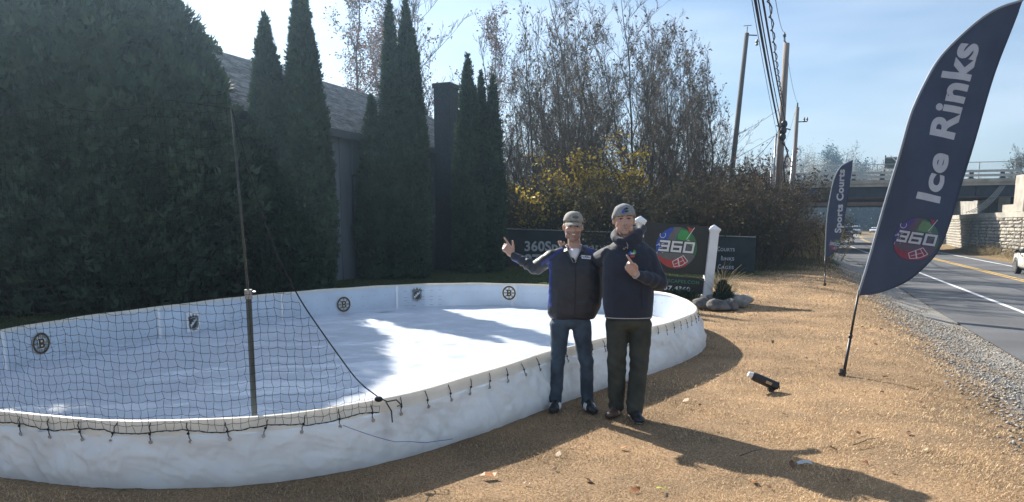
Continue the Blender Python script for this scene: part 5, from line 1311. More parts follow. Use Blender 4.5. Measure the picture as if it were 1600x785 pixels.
car(tuple(cpos), hd, whitep, 'white car driving away, cut off by the right edge of the picture', 'suv', 'car', 'cars on the road')
def curve_head(s_): return hd-math.atan(.0014*max(0, s_-80))
for px, D, m_, kd, lb, cat in ((1333, 150, silverp, 'pickup', 'silver pickup truck coming out from under the bridge', 'pickup'), (1319, 118, blackp, 'pickup', 'black truck in the shade under the bridge, half behind the second flag', 'truck'), (1361, 184, whitep, 'sedan', 'distant white car beyond the bridge, beside the edge of the tall flag', 'car')):
    x, y = X(px, D), D; s_ = cs(x, y)[1]
    car((x, y, ROAD_Z+.003), curve_head(s_)+math.pi, m_, lb, kd, cat, 'cars on the road')

# ------------------------------------------------------------------ stones and plants round the sign
rockm = [mat('grey_rock', (.13,.125,.12), .9, .4, 5, .03, 12), mat('pale_rock', (.26,.245,.22), .9, .3, 5, .02, 12)]
def rock(mb, c, r_, seed):
    o_ = len(mb.v); mb.ell(c, r_, nu=14, nv=9)
    for i in range(o_, len(mb.v)):
        v = Vector(mb.v[i])-Vector(c); k = 1+.45*noise.noise(Vector((v.x/r_[0]*1.1+seed, v.y/r_[1]*1.1, v.z/r_[2]*1.1)))+.12*noise.noise(Vector((v.x/r_[0]*3+seed, v.y/r_[1]*3, v.z/r_[2]*3)))
        v = v*k; v.z = max(v.z, -r_[2]*.45); mb.v[i] = tuple(Vector(c)+v)
RK = [(1062,476,.16,0), (1078,466,.20,1), (1081,479,.15,0), (1097,481,.28,0), (1122,483,.26,0), (1141,482,.24,0), (1158,478,.26,1), (1163,472,.19,1), (1149,469,.20,1), (1135,467,.18,0), (1118,468,.20,1), (1092,464,.18,1), (1050,470,.14,0)]
for k, (px, py, rr, m_) in enumerate(RK):
    x, y = gnd(px, py+3); mb = MB(); rock(mb, (0,0,rr*.35), (rr*(.72+.2*math.sin(k*2)), rr*.68, rr*.55), k*3.3)
    o = obj('rock', mb, rockm[m_], smooth=True); o.location = (x, y, 0)
    tag(o, f'{"pale" if m_ else "grey"} boulder {("at the left of the white sign post" if px < 1090 else "right in front of the white sign post" if px < 1126 else "at the right end of the stone ring")}, {"front" if py > 474 else "back"} row', 'rock', 'boulders ringing the yard sign')
x, y = gnd(1129, 472); r_ = thing('dwarf_conifer', (x, y, 0), 'small dark pointed dwarf conifer among the boulders beside the sign post', 'shrub')
cedar_crown('crown', .44, lambda t: .17*(1-t)**.8*(1 if t > .08 else .6), 900, .07, 700, r_)
for px, py, sc in ((1042, 466, 1.0), (1060, 468, .8), (1024, 464, .8)):
    x, y = gnd(px, py); r_ = thing('low_shrub', (x, y, 0), f'low dark green shrub under the logo sign, {"largest" if sc == 1 else "right" if px > 1042 else "left"} of the three', 'shrub', 'low shrubs under the logo sign')
    cedar_crown('crown', .36*sc, lambda t: .42*math.sqrt(max(0, 1-(t*1.0)**2)), 900, .08, 710+px, r_)
gstraw = mat('pale_ornamental_grass', (.46,.38,.24), .8, .15, 5, trans=.3)
for px, py, n, hh in ((1129, 466, 60, .85), (1140, 466, 70, .55), (1124, 472, 30, 1.1)):
    x, y = gnd(px, py); g = np.random.RandomState(px); P0, P1, R0, R1 = [], [], [], []
    for k in range(n):
        a, tl, L_ = g.rand()*6.28, g.rand()*.5, hh*(.5+.5*g.rand()); p = np.array([.04*math.cos(a), .04*math.sin(a), 0.])
        for i in range(4):
            d = np.array([math.cos(a)*math.sin(tl+.25*i), math.sin(a)*math.sin(tl+.25*i), math.cos(tl+.25*i)]); p2 = p+d*L_/4; P0.append(p); P1.append(p2); R0.append(.006-.001*i); R1.append(.005-.001*i); p = p2
    V, F = tubes_np(P0, P1, R0, R1, 3); o = np_mesh('ornamental_grass', V, F, gstraw); o.location = (x, y, 0)
    tag(o, 'tuft of pale dry ornamental grass beside the white sign post, ' + ('tallest stalks' if hh > 1 else 'broad and low' if hh < .6 else 'middle height'), 'grass tuft', 'ornamental grass by the yard sign')

# ------------------------------------------------------------------ small spotlight on the lawn
x, y = gnd(1207, 612); sp = thing('garden_spotlight', (x, y, 0), 'small black spotlight lying tilted on the tan lawn between the men and the tall flag', 'spotlight')
A = Vector((-.20, .02, .155)); B = Vector((.03, -.01, .055)); d = (B-A).normalized()
mb = MB(); mb.tube([A, A.lerp(B, .08), A.lerp(B, .1), B], [.036, .042, .044, .047], 14); mb.tube([B, B+d*.02], [.03, .028], 12); obj('housing', mb, M_['black'], sp)
mb = MB(); mb.tube([A-d*.045, A-d*.003], [.026, .034], 12); obj('lens_hood', mb, M_['white'], sp)
mb = MB(); mb.tube([A.lerp(B, .8), Vector((-.02,.0,-.04))], .012, 6); mb.cbox(A.lerp(B, .78)+Vector((0,0,-.05)), (.05,.05,.04)); mb.box(.03, .055, -.03, .0, .085, .10); mb.tube([(.05,-.02,.09), (.06,-.02,.03)], .006, 5); obj('stake', mb, M_['black'], sp)
c = A.lerp(B, .62); up = d.cross(Vector((0,1,0))).normalized(); 
if up.z < 0: up = -up
mb = MB(); sidev = Vector((0,-1,0)); cc = c+sidev*.047+up*.004
mb.add([cc-d*.03-up*.014, cc+d*.03-up*.014, cc+d*.03+up*.014, cc-d*.03+up*.014], [(0,1,2,3)]); obj('sticker', mb, mat('tan_label', (.45,.33,.18), .6), sp)

# ------------------------------------------------------------------ lawn blades, gravel, leaves
bladem = mat('dead_grass_blades', (1,1,1), .85, .02, 5, spec=.15, attr=True, trans=.25)
def blades(name, n, x0, x1, y0, y1, L, wd, seed, flt=None, tall=.55):
    g = np.random.RandomState(seed); y = y0*(y1/y0)**(g.rand(n)**1.15); 
    xl = np.maximum(x0, -y*.74-.3); xr = np.minimum(x1, y*.74+.4); x = xl+(xr-xl)*g.rand(n)
    c = UY*x-UX*y; edge = 2.3+.9*np.sin(y*1.3)*.4+.5*np.sin(y*3.1+x)+.35*g.randn(n)
    k = (c < edge) & ~in_rink(x, y, .12)
    x, y, c = x[k], y[k], c[k]; n = len(x)
    cl = np.sin(x*5.1+1.3*np.sin(y*4.0))*np.sin(y*6.3+1.7*np.sin(x*3.7)); clump = .5+.5*cl
    t = np.clip((c-1.0)/2.8, 0, 1); z = -.69*t*t*(3-2*t)
    a = g.rand(n)*2*np.pi; tl = np.clip(np.abs(g.randn(n))*.5+.55, .1, 1.5)-.25*clump*tall; Lb = L*(.75+.05*y)*(.4+.9*g.rand(n))*(.75+.5*clump)
    d = np.stack([np.cos(a)*np.sin(tl), np.sin(a)*np.sin(tl), np.cos(tl)], 1); s_ = np.stack([-np.sin(a), np.cos(a), np.zeros(n)], 1)
    P = np.stack([x, y, z-.004], 1); w_ = (wd*y*(.6+.8*g.rand(n)))[:, None]
    d2 = d.copy(); d2[:, 2] *= .35; 
    V = np.stack([P-s_*w_, P+s_*w_, P+d*(Lb*.55)[:, None]+s_*w_*.8, P+d*(Lb*.55)[:, None]-s_*w_*.8, P+(d*.55+d2*.45)*Lb[:, None]], 1)
    F = np.concatenate([(np.arange(n)*5)[:, None]+np.array([[0,1,2]]), (np.arange(n)*5)[:, None]+np.array([[0,2,3]]), (np.arange(n)*5)[:, None]+np.array([[3,2,4]])])
    gf = np.clip((y-13.5)*.5+x*-.55+1.0*np.sin(x*1.3+y)*.6, 0, 1)[:, None]
    gf = np.clip(gf+(g.rand(n, 1) < .03)*.3, 0, 1)
    b_ = g.rand(n, 1); tan = np.array([[.28,.18,.10]])*(1-b_)+np.array([[.90,.68,.42]])*b_
    tan = tan*(.70+.42*(np.sin(x*1.1+2*np.sin(y*.8))*.5+.5))[:, None]
    gr = np.array([[.035,.05,.018]])*(1-b_)+np.array([[.11,.13,.05]])*b_
    col = tan*(1-gf)+gr*gf; o = np_mesh(name, V.reshape(-1, 3), F, bladem, col=np.repeat(col, 5, 0)); tag(o, 'dry tan lawn grass', 'grass', kind='stuff'); return o
blades('lawn_grass', 400000, -18, 26, 3.4, 34, .036, .00031, 1)
def gravel(n, seed, smin, smax, dens):
    g = np.random.RandomState(seed); s_ = 3.5+(36-3.5)*g.rand(n)**dens; c = 1.75+2.15*g.beta(1.6, 1.0, n)+.15*g.randn(n); k = (c < 3.95) & (c > 1.5); s_, c = s_[k], c[k]; n = len(c)
    x = UY*c+UX*s_; y = -UX*c+UY*s_; t = np.clip((c-1.0)/2.8, 0, 1); z = -.69*t*t*(3-2*t)
    r_ = (smin+(smax-smin)*g.rand(n)**2.5)*(1+s_*.02)
    oc = np.array([[1,0,0],[-1,0,0],[0,1,0],[0,-1,0],[0,0,1],[0,0,-1],[.7,.7,.3],[-.7,-.6,.4]])[:6]
    V = oc[None]*(1+.35*g.randn(n, 6, 1)*.6); V = V*r_[:, None, None]*np.array([1,1,.65]); a = g.rand(n)*6.28; ca, sa = np.cos(a), np.sin(a)
    Vx = V[:, :, 0]*ca[:, None]-V[:, :, 1]*sa[:, None]; Vy = V[:, :, 0]*sa[:, None]+V[:, :, 1]*ca[:, None]
    V = np.stack([Vx+x[:, None], Vy+y[:, None], V[:, :, 2]+(z+r_*.2)[:, None]], 2)
    f = np.array([[0,2,4],[2,1,4],[1,3,4],[3,0,4],[2,0,5],[1,2,5],[3,1,5],[0,3,5]]); F = (np.arange(n)[:, None, None]*6+f[None]).reshape(-1, 3)
    b_ = (.6+.7*g.rand(n))[:, None]; hue = np.where(g.rand(n, 1) < .3, np.array([[.35,.28,.20]]), np.array([[.33,.31,.28]])); col = hue*b_
    o = np_mesh('roadside_gravel', V.reshape(-1, 3), F, bladem2, col=np.repeat(col, 6, 0)); tag(o, 'grey roadside gravel', 'gravel', kind='stuff')
bladem2 = mat('gravel_stone', (1,1,1), .9, .05, 30, spec=.2, attr=True)
gravel(42000, 4, .005, .024, 1.5)
lf = MB(); lf.add([(-.035,0,0), (-.012,-.02,.008), (.03,-.012,.0), (.04,.004,.012), (.02,.022,.004), (-.012,.02,.010)], [(0,1,5), (1,2,4), (1,4,5), (2,3,4)])
lmats = [mat('brown_leaf', (.16,.075,.035), .7, .2, 20), mat('orange_leaf', (.36,.15,.05), .6, .2, 20), mat('tan_leaf', (.33,.22,.12), .6, .2, 20), mat('yellow_green_leaf', (.45,.5,.08), .6, .1, 20)]
lme = [mesh_of('fallen_leaf', lf, m_) for m_ in lmats]; g = random.Random(4)
cl_ = ['dark brown', 'orange', 'pale tan', 'yellow-green']
for k in range(75):
    py = 480+300*g.random()**1.3; px = g.uniform(700, 1450); x, y = gnd(px, py)
    if bool(in_rink([x], [y], .3)[0]) or cs(x, y)[0] > 2: continue
    m_ = g.choice([0, 0, 0, 1, 2]); o = link('fallen_leaf', lme[m_]); o.location = (x, y, ground_z(x, y)+.018); o.rotation_euler = (g.uniform(-.5,.5), g.uniform(-.5,.5), g.uniform(0, 6)); s_ = g.uniform(.5, 1.15); o.scale = (s_,)*3
    tag(o, f'{cl_[m_]} fallen leaf on the tan lawn', 'leaf', f'{cl_[m_]} leaves scattered on the lawn')
o = link('fallen_leaf', lme[3]); x, y = gnd(1032, 771); o.location = (x, y, .03); o.scale = (1.4, .6, 1); o.rotation_euler = (0, .3, .7); tag(o, 'bright yellow-green leaf on the lawn near the bottom edge', 'leaf')
o = link('fallen_leaf', lme[1]); x, y = gnd(762, 750); o.location = (x, y, .03); o.scale = (1.5,)*3; tag(o, 'large rust-orange leaf in the rink shadow edge at the bottom', 'leaf')
# foil wrapper and twigs
mb = MB(); mb.add([(-.05,-.02,0), (0,-.025,.015), (.05,-.015,.0), (.05,.02,.01), (0,.025,.02), (-.05,.02,.004)], [(0,1,4,5), (1,2,3,4)]); o = obj('litter_wrapper', mb, mat('pale_foil', (.42,.45,.46), .3, .2, 30)); x, y = gnd(1257, 731); o.location = (x, y, .03); tag(o, 'crumpled pale wrapper in the shadow of the men', 'litter')
for (pa, pb_) in (((1332, 702), (1372, 690)), ((1155, 719), (1190, 709))):
    a, b_ = gnd(*pa), gnd(*pb_); mb = MB(); a = Vector((*a, .03)); b_ = Vector((*b_, .03)); m_ = (a+b_)/2+Vector((.02,.01,.01)); mb.tube([Vector((0,0,0)), m_-a, b_-a], [.004,.003,.002], 5); o = obj('fallen_twig', mb, M_['bark']); o.location = a; tag(o, 'thin fallen twig on the sunlit lawn' if pa[0] > 1300 else 'thin fallen twig in the shadow of the men', 'twig')
# ------------------------------------------------------------------ people
def remesh(name, mb, vox, smooth, mats, parent, pick=None, fold=0, fold_fn=None, cut=None, shade=True):
    me = bpy.data.meshes.new('tmp'); me.from_pydata([tuple(v) for v in mb.v], [], mb.f); o = bpy.data.objects.new('tmp', me); S.collection.objects.link(o)
    m = o.modifiers.new('r', 'REMESH'); m.mode = 'VOXEL'; m.voxel_size = vox; m.use_smooth_shade = True
    if smooth: s_ = o.modifiers.new('s', 'SMOOTH'); s_.factor = .5; s_.iterations = smooth
    bpy.context.view_layer.update(); me2 = bpy.data.meshes.new_from_object(o.evaluated_get(bpy.context.evaluated_depsgraph_get())); me2.name = name
    bpy.data.objects.remove(o); bpy.data.meshes.remove(me)
    if fold_fn:
        n_ = len(me2.vertices); co = np.empty(n_*3, np.float32); no = np.empty(n_*3, np.float32); me2.vertices.foreach_get('co', co); me2.vertices.foreach_get('normal', no)
        C_, N_ = co.reshape(-1, 3), no.reshape(-1, 3); dsp = np.array([fold_fn(Vector(c), Vector(n)) for c, n in zip(C_.tolist(), N_.tolist())], np.float32)
        me2.vertices.foreach_set('co', (C_+N_*dsp[:, None]).ravel()); me2.update()
    if cut:
        import bmesh
        bm = bmesh.new(); bm.from_mesh(me2); bmesh.ops.delete(bm, geom=[f for f in bm.faces if cut(f.calc_center_median(), f.normal)], context='FACES'); bm.to_mesh(me2); bm.free()
    me2.materials.clear()
    for q in (mats if isinstance(mats, (list, tuple)) else [mats]): me2.materials.append(q)
    if pick:
        n_ = len(me2.polygons); co = np.empty(n_*3, np.float32); no = np.empty(n_*3, np.float32); me2.polygons.foreach_get('center', co); me2.polygons.foreach_get('normal', no)
        me2.polygons.foreach_set('material_index', [pick(Vector(c), Vector(n)) for c, n in zip(co.reshape(-1, 3).tolist(), no.reshape(-1, 3).tolist())])
    me2.polygons.foreach_set('use_smooth', [True]*len(me2.polygons)); me2.update(); return link(name, me2, parent)
skin = mat('skin', (.48,.31,.245), .5, .10, 9, spec=.4); skinr = mat('reddish_skin', (.49,.28,.22), .5, .08, 9); stub = mat('stubble_skin', (.31,.205,.165), .6, .15, 60); stub2 = mat('goatee_skin', (.39,.27,.22), .6, .2, 60)
lip = mat('lips', (.34,.13,.11), .4, .05, 9); teeth = mat('teeth', (.75,.72,.66), .3, .03, 9); eyew = mat('eye_white', (.55,.52,.50), .3, .03, 9); eyed = mat('dark_iris', (.03,.022,.018), .3, .05, 9); hairm = mat('dark_hair', (.035,.025,.018), .8, .2, 60)
def head_prims(mb, HM_, wide=1.0):
    T = lambda x, y, z: HM_ @ Vector((x, y, z))
    R3 = HM_.to_3x3(); e = lambda c, r_: mb.ell(T(*c), r_, M=R3, nu=18, nv=12)
    e((0,.012,.035), (.076*wide,.096,.098)); e((0,-.015,-.02), (.068*wide,.075,.085)); e((0,-.018,-.065), (.055*wide,.066,.052)); e((0,-.066,-.100), (.026*wide,.022,.020))
    e((0,.03,-.03), (.068*wide,.07,.08))
    mb.cap(T(0,-.080,.030), T(0,-.106,-.022), .0085, .0135); 
    for s_ in (-1, 1):
        e((s_*.013,-.094,-.027), (.0095,.011,.008)); e((s_*.042*wide,-.052,-.018), (.026,.026,.024)); e((s_*.078*wide,.012,-.004), (.010,.020,.031)); e((s_*.045*wide,-.03,-.075), (.022,.03,.028))
        mb.cap(T(s_*.012,-.084,.038), T(s_*.050,-.068,.036), .0105, .009)
    mb.cap(T(-.020,-.082,-.058), T(.020,-.082,-.058), .010, .010); mb.cap(T(-.016,-.082,-.074), T(.016,-.082,-.074), .010, .010)
def face_parts(HM_, parent, smile, wide=1.0, brow=hairm):
    T = lambda x, y, z: HM_ @ Vector((x, y, z)); R3 = HM_.to_3x3()
    for s_ in (-1, 1):
        mb = MB(); mb.ell(T(s_*.031*wide,-.0735,.012), (.0145,.009,.0055), M=R3, nu=12, nv=8); ey = obj('eye', mb, eyew, parent, True)
        mb = MB(); mb.ell(T(s_*.031*wide,-.0805,.0115), (.0062,.004,.0052), M=R3, nu=10, nv=6); obj('iris', mb, eyed, ey, True)
        mb = MB(); mb.tube([T(s_*(.016),-.082,.017), T(s_*.031*wide,-.085,.0195), T(s_*.047*wide,-.073,.0155)], [.0022,.003,.002], 6); obj('eyelid', mb, hairm, ey, True)
        mb = MB(); mb.tube([T(s_*.013,-.0935,.037), T(s_*.032,-.0915,.0425), T(s_*.053*wide,-.074,.037)], [.003,.0042,.0025], 6); obj('eyebrow', mb, brow, parent, True)
        mb = MB(); mb.ell(T(s_*.008,-.106,-.034), (.0035,.003,.002), M=R3, nu=8, nv=5); obj('nostril', mb, eyed, parent, True)
    if smile:
        mb = MB(); P = []
        n = 12
        for i in range(n+1):
            t = i/n*2-1; x = .025*t; zc_ = -.057+.008*t*t; y = -.0965+.020*t*t; hh = .0055*(1-t*t)**.5+.0008; P.append((x, y, zc_, hh))
        for x, y, z, h_ in P: mb.v += [T(x, y, z+h_*.8), T(x, y-.002, z), T(x, y, z-h_*1.1)]
        for i in range(n):
            for k in range(2): mb.f.append((i*3+k, i*3+k+1, i*3+4+k, i*3+3+k)); mb.m.append(0)
        obj('teeth', mb, teeth, parent, True)
        mb = MB(); mb.tube([T(x, y-.001, z+h_+.002) for x, y, z, h_ in P], .0026, 6); mb.tube([T(x, y-.001, z-h_*1.1-.003) for x, y, z, h_ in P], .0034, 6); obj('lips', mb, lip, parent, True)
        for s_ in (-1, 1): mb = MB(); mb.tube([T(s_*.022,-.090,-.028), T(s_*.036,-.080,-.045), T(s_*.038,-.074,-.062)], [.002,.0028,.0015], 6); obj('smile_line', mb, stub, parent, True)
    else:
        mb = MB(); mb.tube([T(-.030,-.082,-.060), T(-.015,-.0925,-.0655), T(0,-.0955,-.067), T(.015,-.0925,-.0655), T(.030,-.082,-.060)], [.0015,.0026,.003,.0026,.0015], 6); obj('lips', mb, lip, parent, True)
def finger(mb, base, d, nrm, L, r_, curl, k=3):
    p = Vector(base); d = Vector(d).normalized(); lens = (.45, .31, .24)
    ax = d.cross(nrm).normalized(); rr = r_
    for i in range(3):
        d = Matrix.Rotation(-curl[i] if isinstance(curl, (list, tuple)) else -curl, 3, ax) @ d if i or True else d
        q = p+d*L*lens[i]; mb.cap(p, q, rr, rr*.92, 10); rr *= .93; p = q
def hand(mb, wrist, d, nrm, side, curls, thumb=.5, sc=1.0, thumb_curl=.3):
    """d: towards the fingers, nrm: the way the palm faces, side: +1/-1 puts the thumb along +/- d x nrm"""
    d = Vector(d).normalized(); nrm = Vector(nrm); nrm = (nrm-d*nrm.dot(d)).normalized(); lat = d.cross(nrm).normalized()*side; w_ = Vector(wrist)
    Ls = [.074, .080, .075, .060]; 
    for i in range(4):
        off = (1.5-i)*.0195*sc; b_ = w_+d*(.088-.006*abs(i-1.2))*sc+lat*off
        mb.cap(w_+d*.015*sc+lat*off*.75, b_, .0135*sc, .0115*sc, 10)
        finger(mb, b_, d+lat*(1.5-i)*.03, nrm, Ls[i]*sc, .0102*sc*(1 if i < 3 else .88), curls[i])
    mb.ell(w_+d*.045*sc+nrm*.004, (.034*sc,.034*sc,.016*sc), M=Matrix((lat, d, nrm)).transposed())
    tb = w_+d*.022*sc+lat*.030*sc+nrm*.006; td = (d*.75+lat*(.35+thumb)+nrm*.25).normalized()
    mb.cap(w_+d*.010*sc+lat*.014*sc, tb+td*.030*sc, .016*sc, .0125*sc, 10); p = tb+td*.030*sc; q = p+(td+nrm*thumb_curl*.5-lat*thumb_curl*.5).normalized()*.030*sc; mb.cap(p, q, .0115*sc, .0105*sc, 10); q2 = q+(td+nrm*thumb_curl-lat*thumb_curl).normalized()*.024*sc; mb.cap(q, q2, .0105*sc, .009*sc, 10)
def shoe(parent, heel, toe, m_up, m_sole, stripes=None, sc=1.0):
    heel, toe = Vector(heel), Vector(toe); d = Vector((toe.x-heel.x, toe.y-heel.y, 0)); L = d.length; d.normalize(); l_ = Vector((-d.y, d.x, 0)); mb = MB(); z = 0
    F = Matrix(((d.x, l_.x, 0), (d.y, l_.y, 0), (0, 0, 1))); c = lambda a, b_, zz: heel+d*a+l_*b_+Vector((0,0,zz-heel.z))
    mb.ell(c(.03, 0, .05), (.050,.040,.050), M=F); mb.ell(c(.10, 0, .045), (.085,.044,.042), M=F); mb.ell(c(.185, .003, .036), (.068,.049,.032), M=F); mb.cap(c(.03,0,.07), c(.035,0,.115), .043, .047); mb.cap(c(.06,0,.075), c(.13,0,.058), .034, .030)
    mb.ell(c(.11, 0, .018), (.145,.049,.018), M=F)
    s_ = remesh('shoe', mb, .006, 3, [m_up, m_sole], parent, pick=lambda c_, n_: 1 if c_.z < .022 else 0)
    mb = MB()
    for k in range(4): mb.tube([c(.085+.022*k, -.020, .088-.010*k), c(.09+.022*k, 0, .094-.010*k), c(.085+.022*k, .020, .088-.010*k)], .0035, 5)
    obj('lace', mb, M_['whiteink'] if stripes else M_['black'], s_, True)
    if stripes:
        for sd in (-1, 1):
            mb = MB()
            for k in range(3):
                a = .085+.028*k; mb.tube([c(a, sd*.047, .022), c(a-.010, sd*.0455, .048), c(a-.022, sd*.034, .074)], .0055, 5)
            obj('side_stripe', mb, M_['whiteink'], s_, True)
    return s_
def torso_folds(seed, amp=.0085, sx=9, sz=20):
    def f(c, n):
        return amp*(noise.noise(Vector((c.x*sx+seed, c.y*sx, c.z*sz)))+.6*noise.noise(Vector((c.x*sx*2.2+c.z*14, c.y*sx*2, c.z*sz*.7+seed)))-.2)
    return f
def leg_folds(seed, amp=.006):
    def f(c, n):
        kn = math.exp(-((c.z-.48)/.13)**2)+1.2*math.exp(-((c.z-.10)/.09)**2)+.7*math.exp(-((c.z-.82)/.08)**2)
        w_ = noise.noise(Vector((c.x*9+seed+c.z*3, c.y*9, c.z*17+c.x*10)))
        return amp*(w_*(.35+kn)+.5*noise.noise(Vector((c.x*5, c.y*5+seed, c.z*4))))
    return f
def loft(mb, P, secs, k=28, e=2.7):
    o_ = len(mb.v)
    for py, xl, xr, df, db, dy in secs:
        a, b_ = P(xl, py, dy), P(xr, py, dy); c = (a+b_)/2; rx = abs(b_.x-a.x)/2
        for j in range(k):
            t = 2*math.pi*j/k; ct, st_ = math.cos(t), math.sin(t); f = (abs(ct)**e+abs(st_)**e)**(-1/e); r_ = (df if st_ < 0 else db)
            mb.v.append((c.x+rx*ct*f, c.y+r_*st_*f, c.z))
    n = len(secs)
    for i in range(n-1):
        for j in range(k): mb.f.append((o_+i*k+j, o_+(i+1)*k+j, o_+(i+1)*k+(j+1) % k, o_+i*k+(j+1) % k)); mb.m.append(0)
    mb.f.append(tuple(o_+j for j in range(k))); mb.m.append(0); mb.f.append(tuple(o_+(n-1)*k+j for j in reversed(range(k)))); mb.m.append(0)
# ---------- man A: cap, zip jacket, jeans
AY = 6.28; AX = .53; A0 = Vector((AX, AY, 0))
pA = lambda px, py, dy=0.0: atY(px, py, AY+dy)-A0
manA = thing('person', tuple(A0), 'smiling man in grey cap, black and blue zip jacket and jeans, pointing left', 'person', 'two men standing in front of the rink')
jk = mat('black_jacket', (.017,.020,.030), .5, .2, 6, .0012, 120); jb = mat('blue_jacket_panel', (.018,.035,.20), .45, .12, 6); jp = mat('grey_piping', (.35,.35,.36), .6, .1, 10)
jean = mat('dark_denim', (.030,.048,.075), .8, .35, 7, .001, 260, col2=(.060,.090,.13)); tee = mat('white_tshirt', (.72,.72,.75), .7, .04, 8)
HA = Matrix.Translation(pA(895.5, 355.3, -.02)) @ Matrix.Rotation(R(2), 4, 'Y') @ Matrix.Rotation(R(4), 4, 'X') @ Matrix.Scale(.95, 4)
body = MB(); head_prims(body, HA, 1.09); nk = pA(897, 392)
body.cap(pA(896, 364, .02), pA(898, 394, .025), .052, .060)
sh_l, el_l, wr_l = pA(863, 402, .02), pA(837, 419, .12), pA(801, 400, .20)
sh_r, el_r, wr_r = pA(933, 403, .03), pA(951, 438, .14), pA(985, 428, .20)
body.cap(pA(898, 395, .03), pA(898, 432, .02), .085, .11); body.ell(pA(898, 424, .02), (.16,.09,.15)); body.ell(pA(894, 470, .01), (.14,.085,.17)); body.ell(pA(892, 496, .01), (.12,.07,.06))
body.cap(sh_l, sh_r, .05, .05); body.cap(sh_l, el_l, .045, .036); body.cap(el_l, wr_l, .036, .026); body.cap(sh_r, el_r, .045, .036); body.cap(el_r, wr_r, .036, .026)
HLd = (Vector((-.55, .0, .80))).normalized(); hand(body, wr_l+HLd*.01, HLd, Vector((.35,-.9,.15)), 1, [0.04, [.9,1.3,1.0], [1.1,1.4,1.0], [1.2,1.4,1.0]], .05, 1.06, .2)
hand(body, wr_r, Vector((1,.1,-.1)), Vector((0,-1,0)), 1, [.3,.3,.3,.3], .2)
hipL, knL, anL = pA(875, 506), pA(872, 568, -.02), pA(868, 622, .01); hipR, knR, anR = pA(908, 506), pA(916, 570, -.04), pA(918, 624, .0)
for a, b_, c in ((hipL, knL, anL), (hipR, knR, anR)): body.cap(a, b_, .06, .045); body.cap(b_, c, .045, .032); body.cap(c, Vector((c.x, c.y-.05, .04)), .032, .03)
hi = HA.inverted()
def skinpickA(c, n):
    q = hi @ c
    if q.z < -.030 and q.y < .0 and q.z > -.14 and abs(q.x) < .08:
        if abs(q.x) < .022 and -.078 < q.z < -.05: return 1
        if q.z < -.045 or abs(q.x) > .035: return 1
    if abs(q.x) > .072 and abs(q.z) < .04: return 2
    return 0
bodyA = remesh('body', body, .0052, 2, [skin, stub, skinr], manA, pick=skinpickA); face_parts(HA, bodyA, True, 1.09)
# jacket
J = MB(); loft(J, pA, [(389,886,908,.06,.07,.03), (395,868,926,.085,.09,.03), (403,859,937,.105,.11,.02), (416,858,941,.125,.115,.01), (434,858,942,.135,.115,.01), (455,857,942,.135,.115,.01), (474,856,940,.13,.115,.01), (488,855,935,.125,.115,.01), (494,857,931,.118,.11,.01), (498,860,928,.108,.10,.01)])
J.cap(pA(866, 403, .02), pA(930, 403, .03), .070, .070); J.cap(pA(887, 393, .03), pA(866, 401, .02), .055, .060); J.cap(pA(908, 393, .03), pA(930, 401, .03), .055, .060)
J.cap(sh_l, el_l, .072, .062); J.cap(el_l, wr_l+Vector((.012,0,-.004)), .060, .040); J.cap(sh_r, el_r, .072, .060); J.cap(el_r, wr_r, .058, .04)
def slv(c): return max(math.exp(-((c-el_l).length/.13)**2), math.exp(-((c-(el_l+wr_l)/2).length/.12)**2), math.exp(-((c-el_r).length/.13)**2))
tfA = torso_folds(3, .006)
def jfoldA(c, n):
    d = (wr_l-el_l).normalized(); u = (c-el_l).dot(d); s_ = slv(c)
    waist = math.exp(-((c.z-.93)/.06)**2)
    return tfA(c, n)+.0065*s_*math.sin(u*95+2.5*noise.noise(c*14))*(.6+noise.noise(c*9))+.006*waist*noise.noise(Vector((c.x*16, c.y*16, 1)))
vtop, vbot = pA(898, 381), pA(897, 411)
def cutA(c, n):
    w_ = .052*(c.z-vbot.z)/(vtop.z-vbot.z)+.004*0
    if c.y < 0 and c.z > vbot.z and abs(c.x-vbot.x-.006) < w_: return True
    return False
zsh = pA(860, 398).z
def pickA(c, n):
    q = c-A0*0
    dl = (c-sh_l); 
    if c.y < .06 and c.x < sh_l.x+.09 and c.x > sh_l.x-.10 and abs((c.z-(sh_l.z+.012))-(c.x-sh_l.x)*.75) < .014 and n.y < .1: return 1
    if c.x > sh_r.x-.10 and c.x < sh_r.x+.08 and abs((c.z-(sh_r.z+.025))+(c.x-sh_r.x)*.55) < .016 and n.y < .2: return 1
    lx = pA(858, 450).x
    if c.x < lx+.016 and .93 < c.z < 1.33 and (c-el_l).length > .17: return 1
    return 0
jA = remesh('jacket', J, .0075, 4, [jk, jb], manA, pick=pickA, fold_fn=jfoldA, cut=cutA)
mb = MB(); mb.ell(pA(898, 424, .0), (.12,.098,.17)); mb.ell(pA(898, 401, .0), (.085,.088,.085)); 
def cutT(c, n): return False
remesh('shirt', mb, .009, 3, tee, manA)
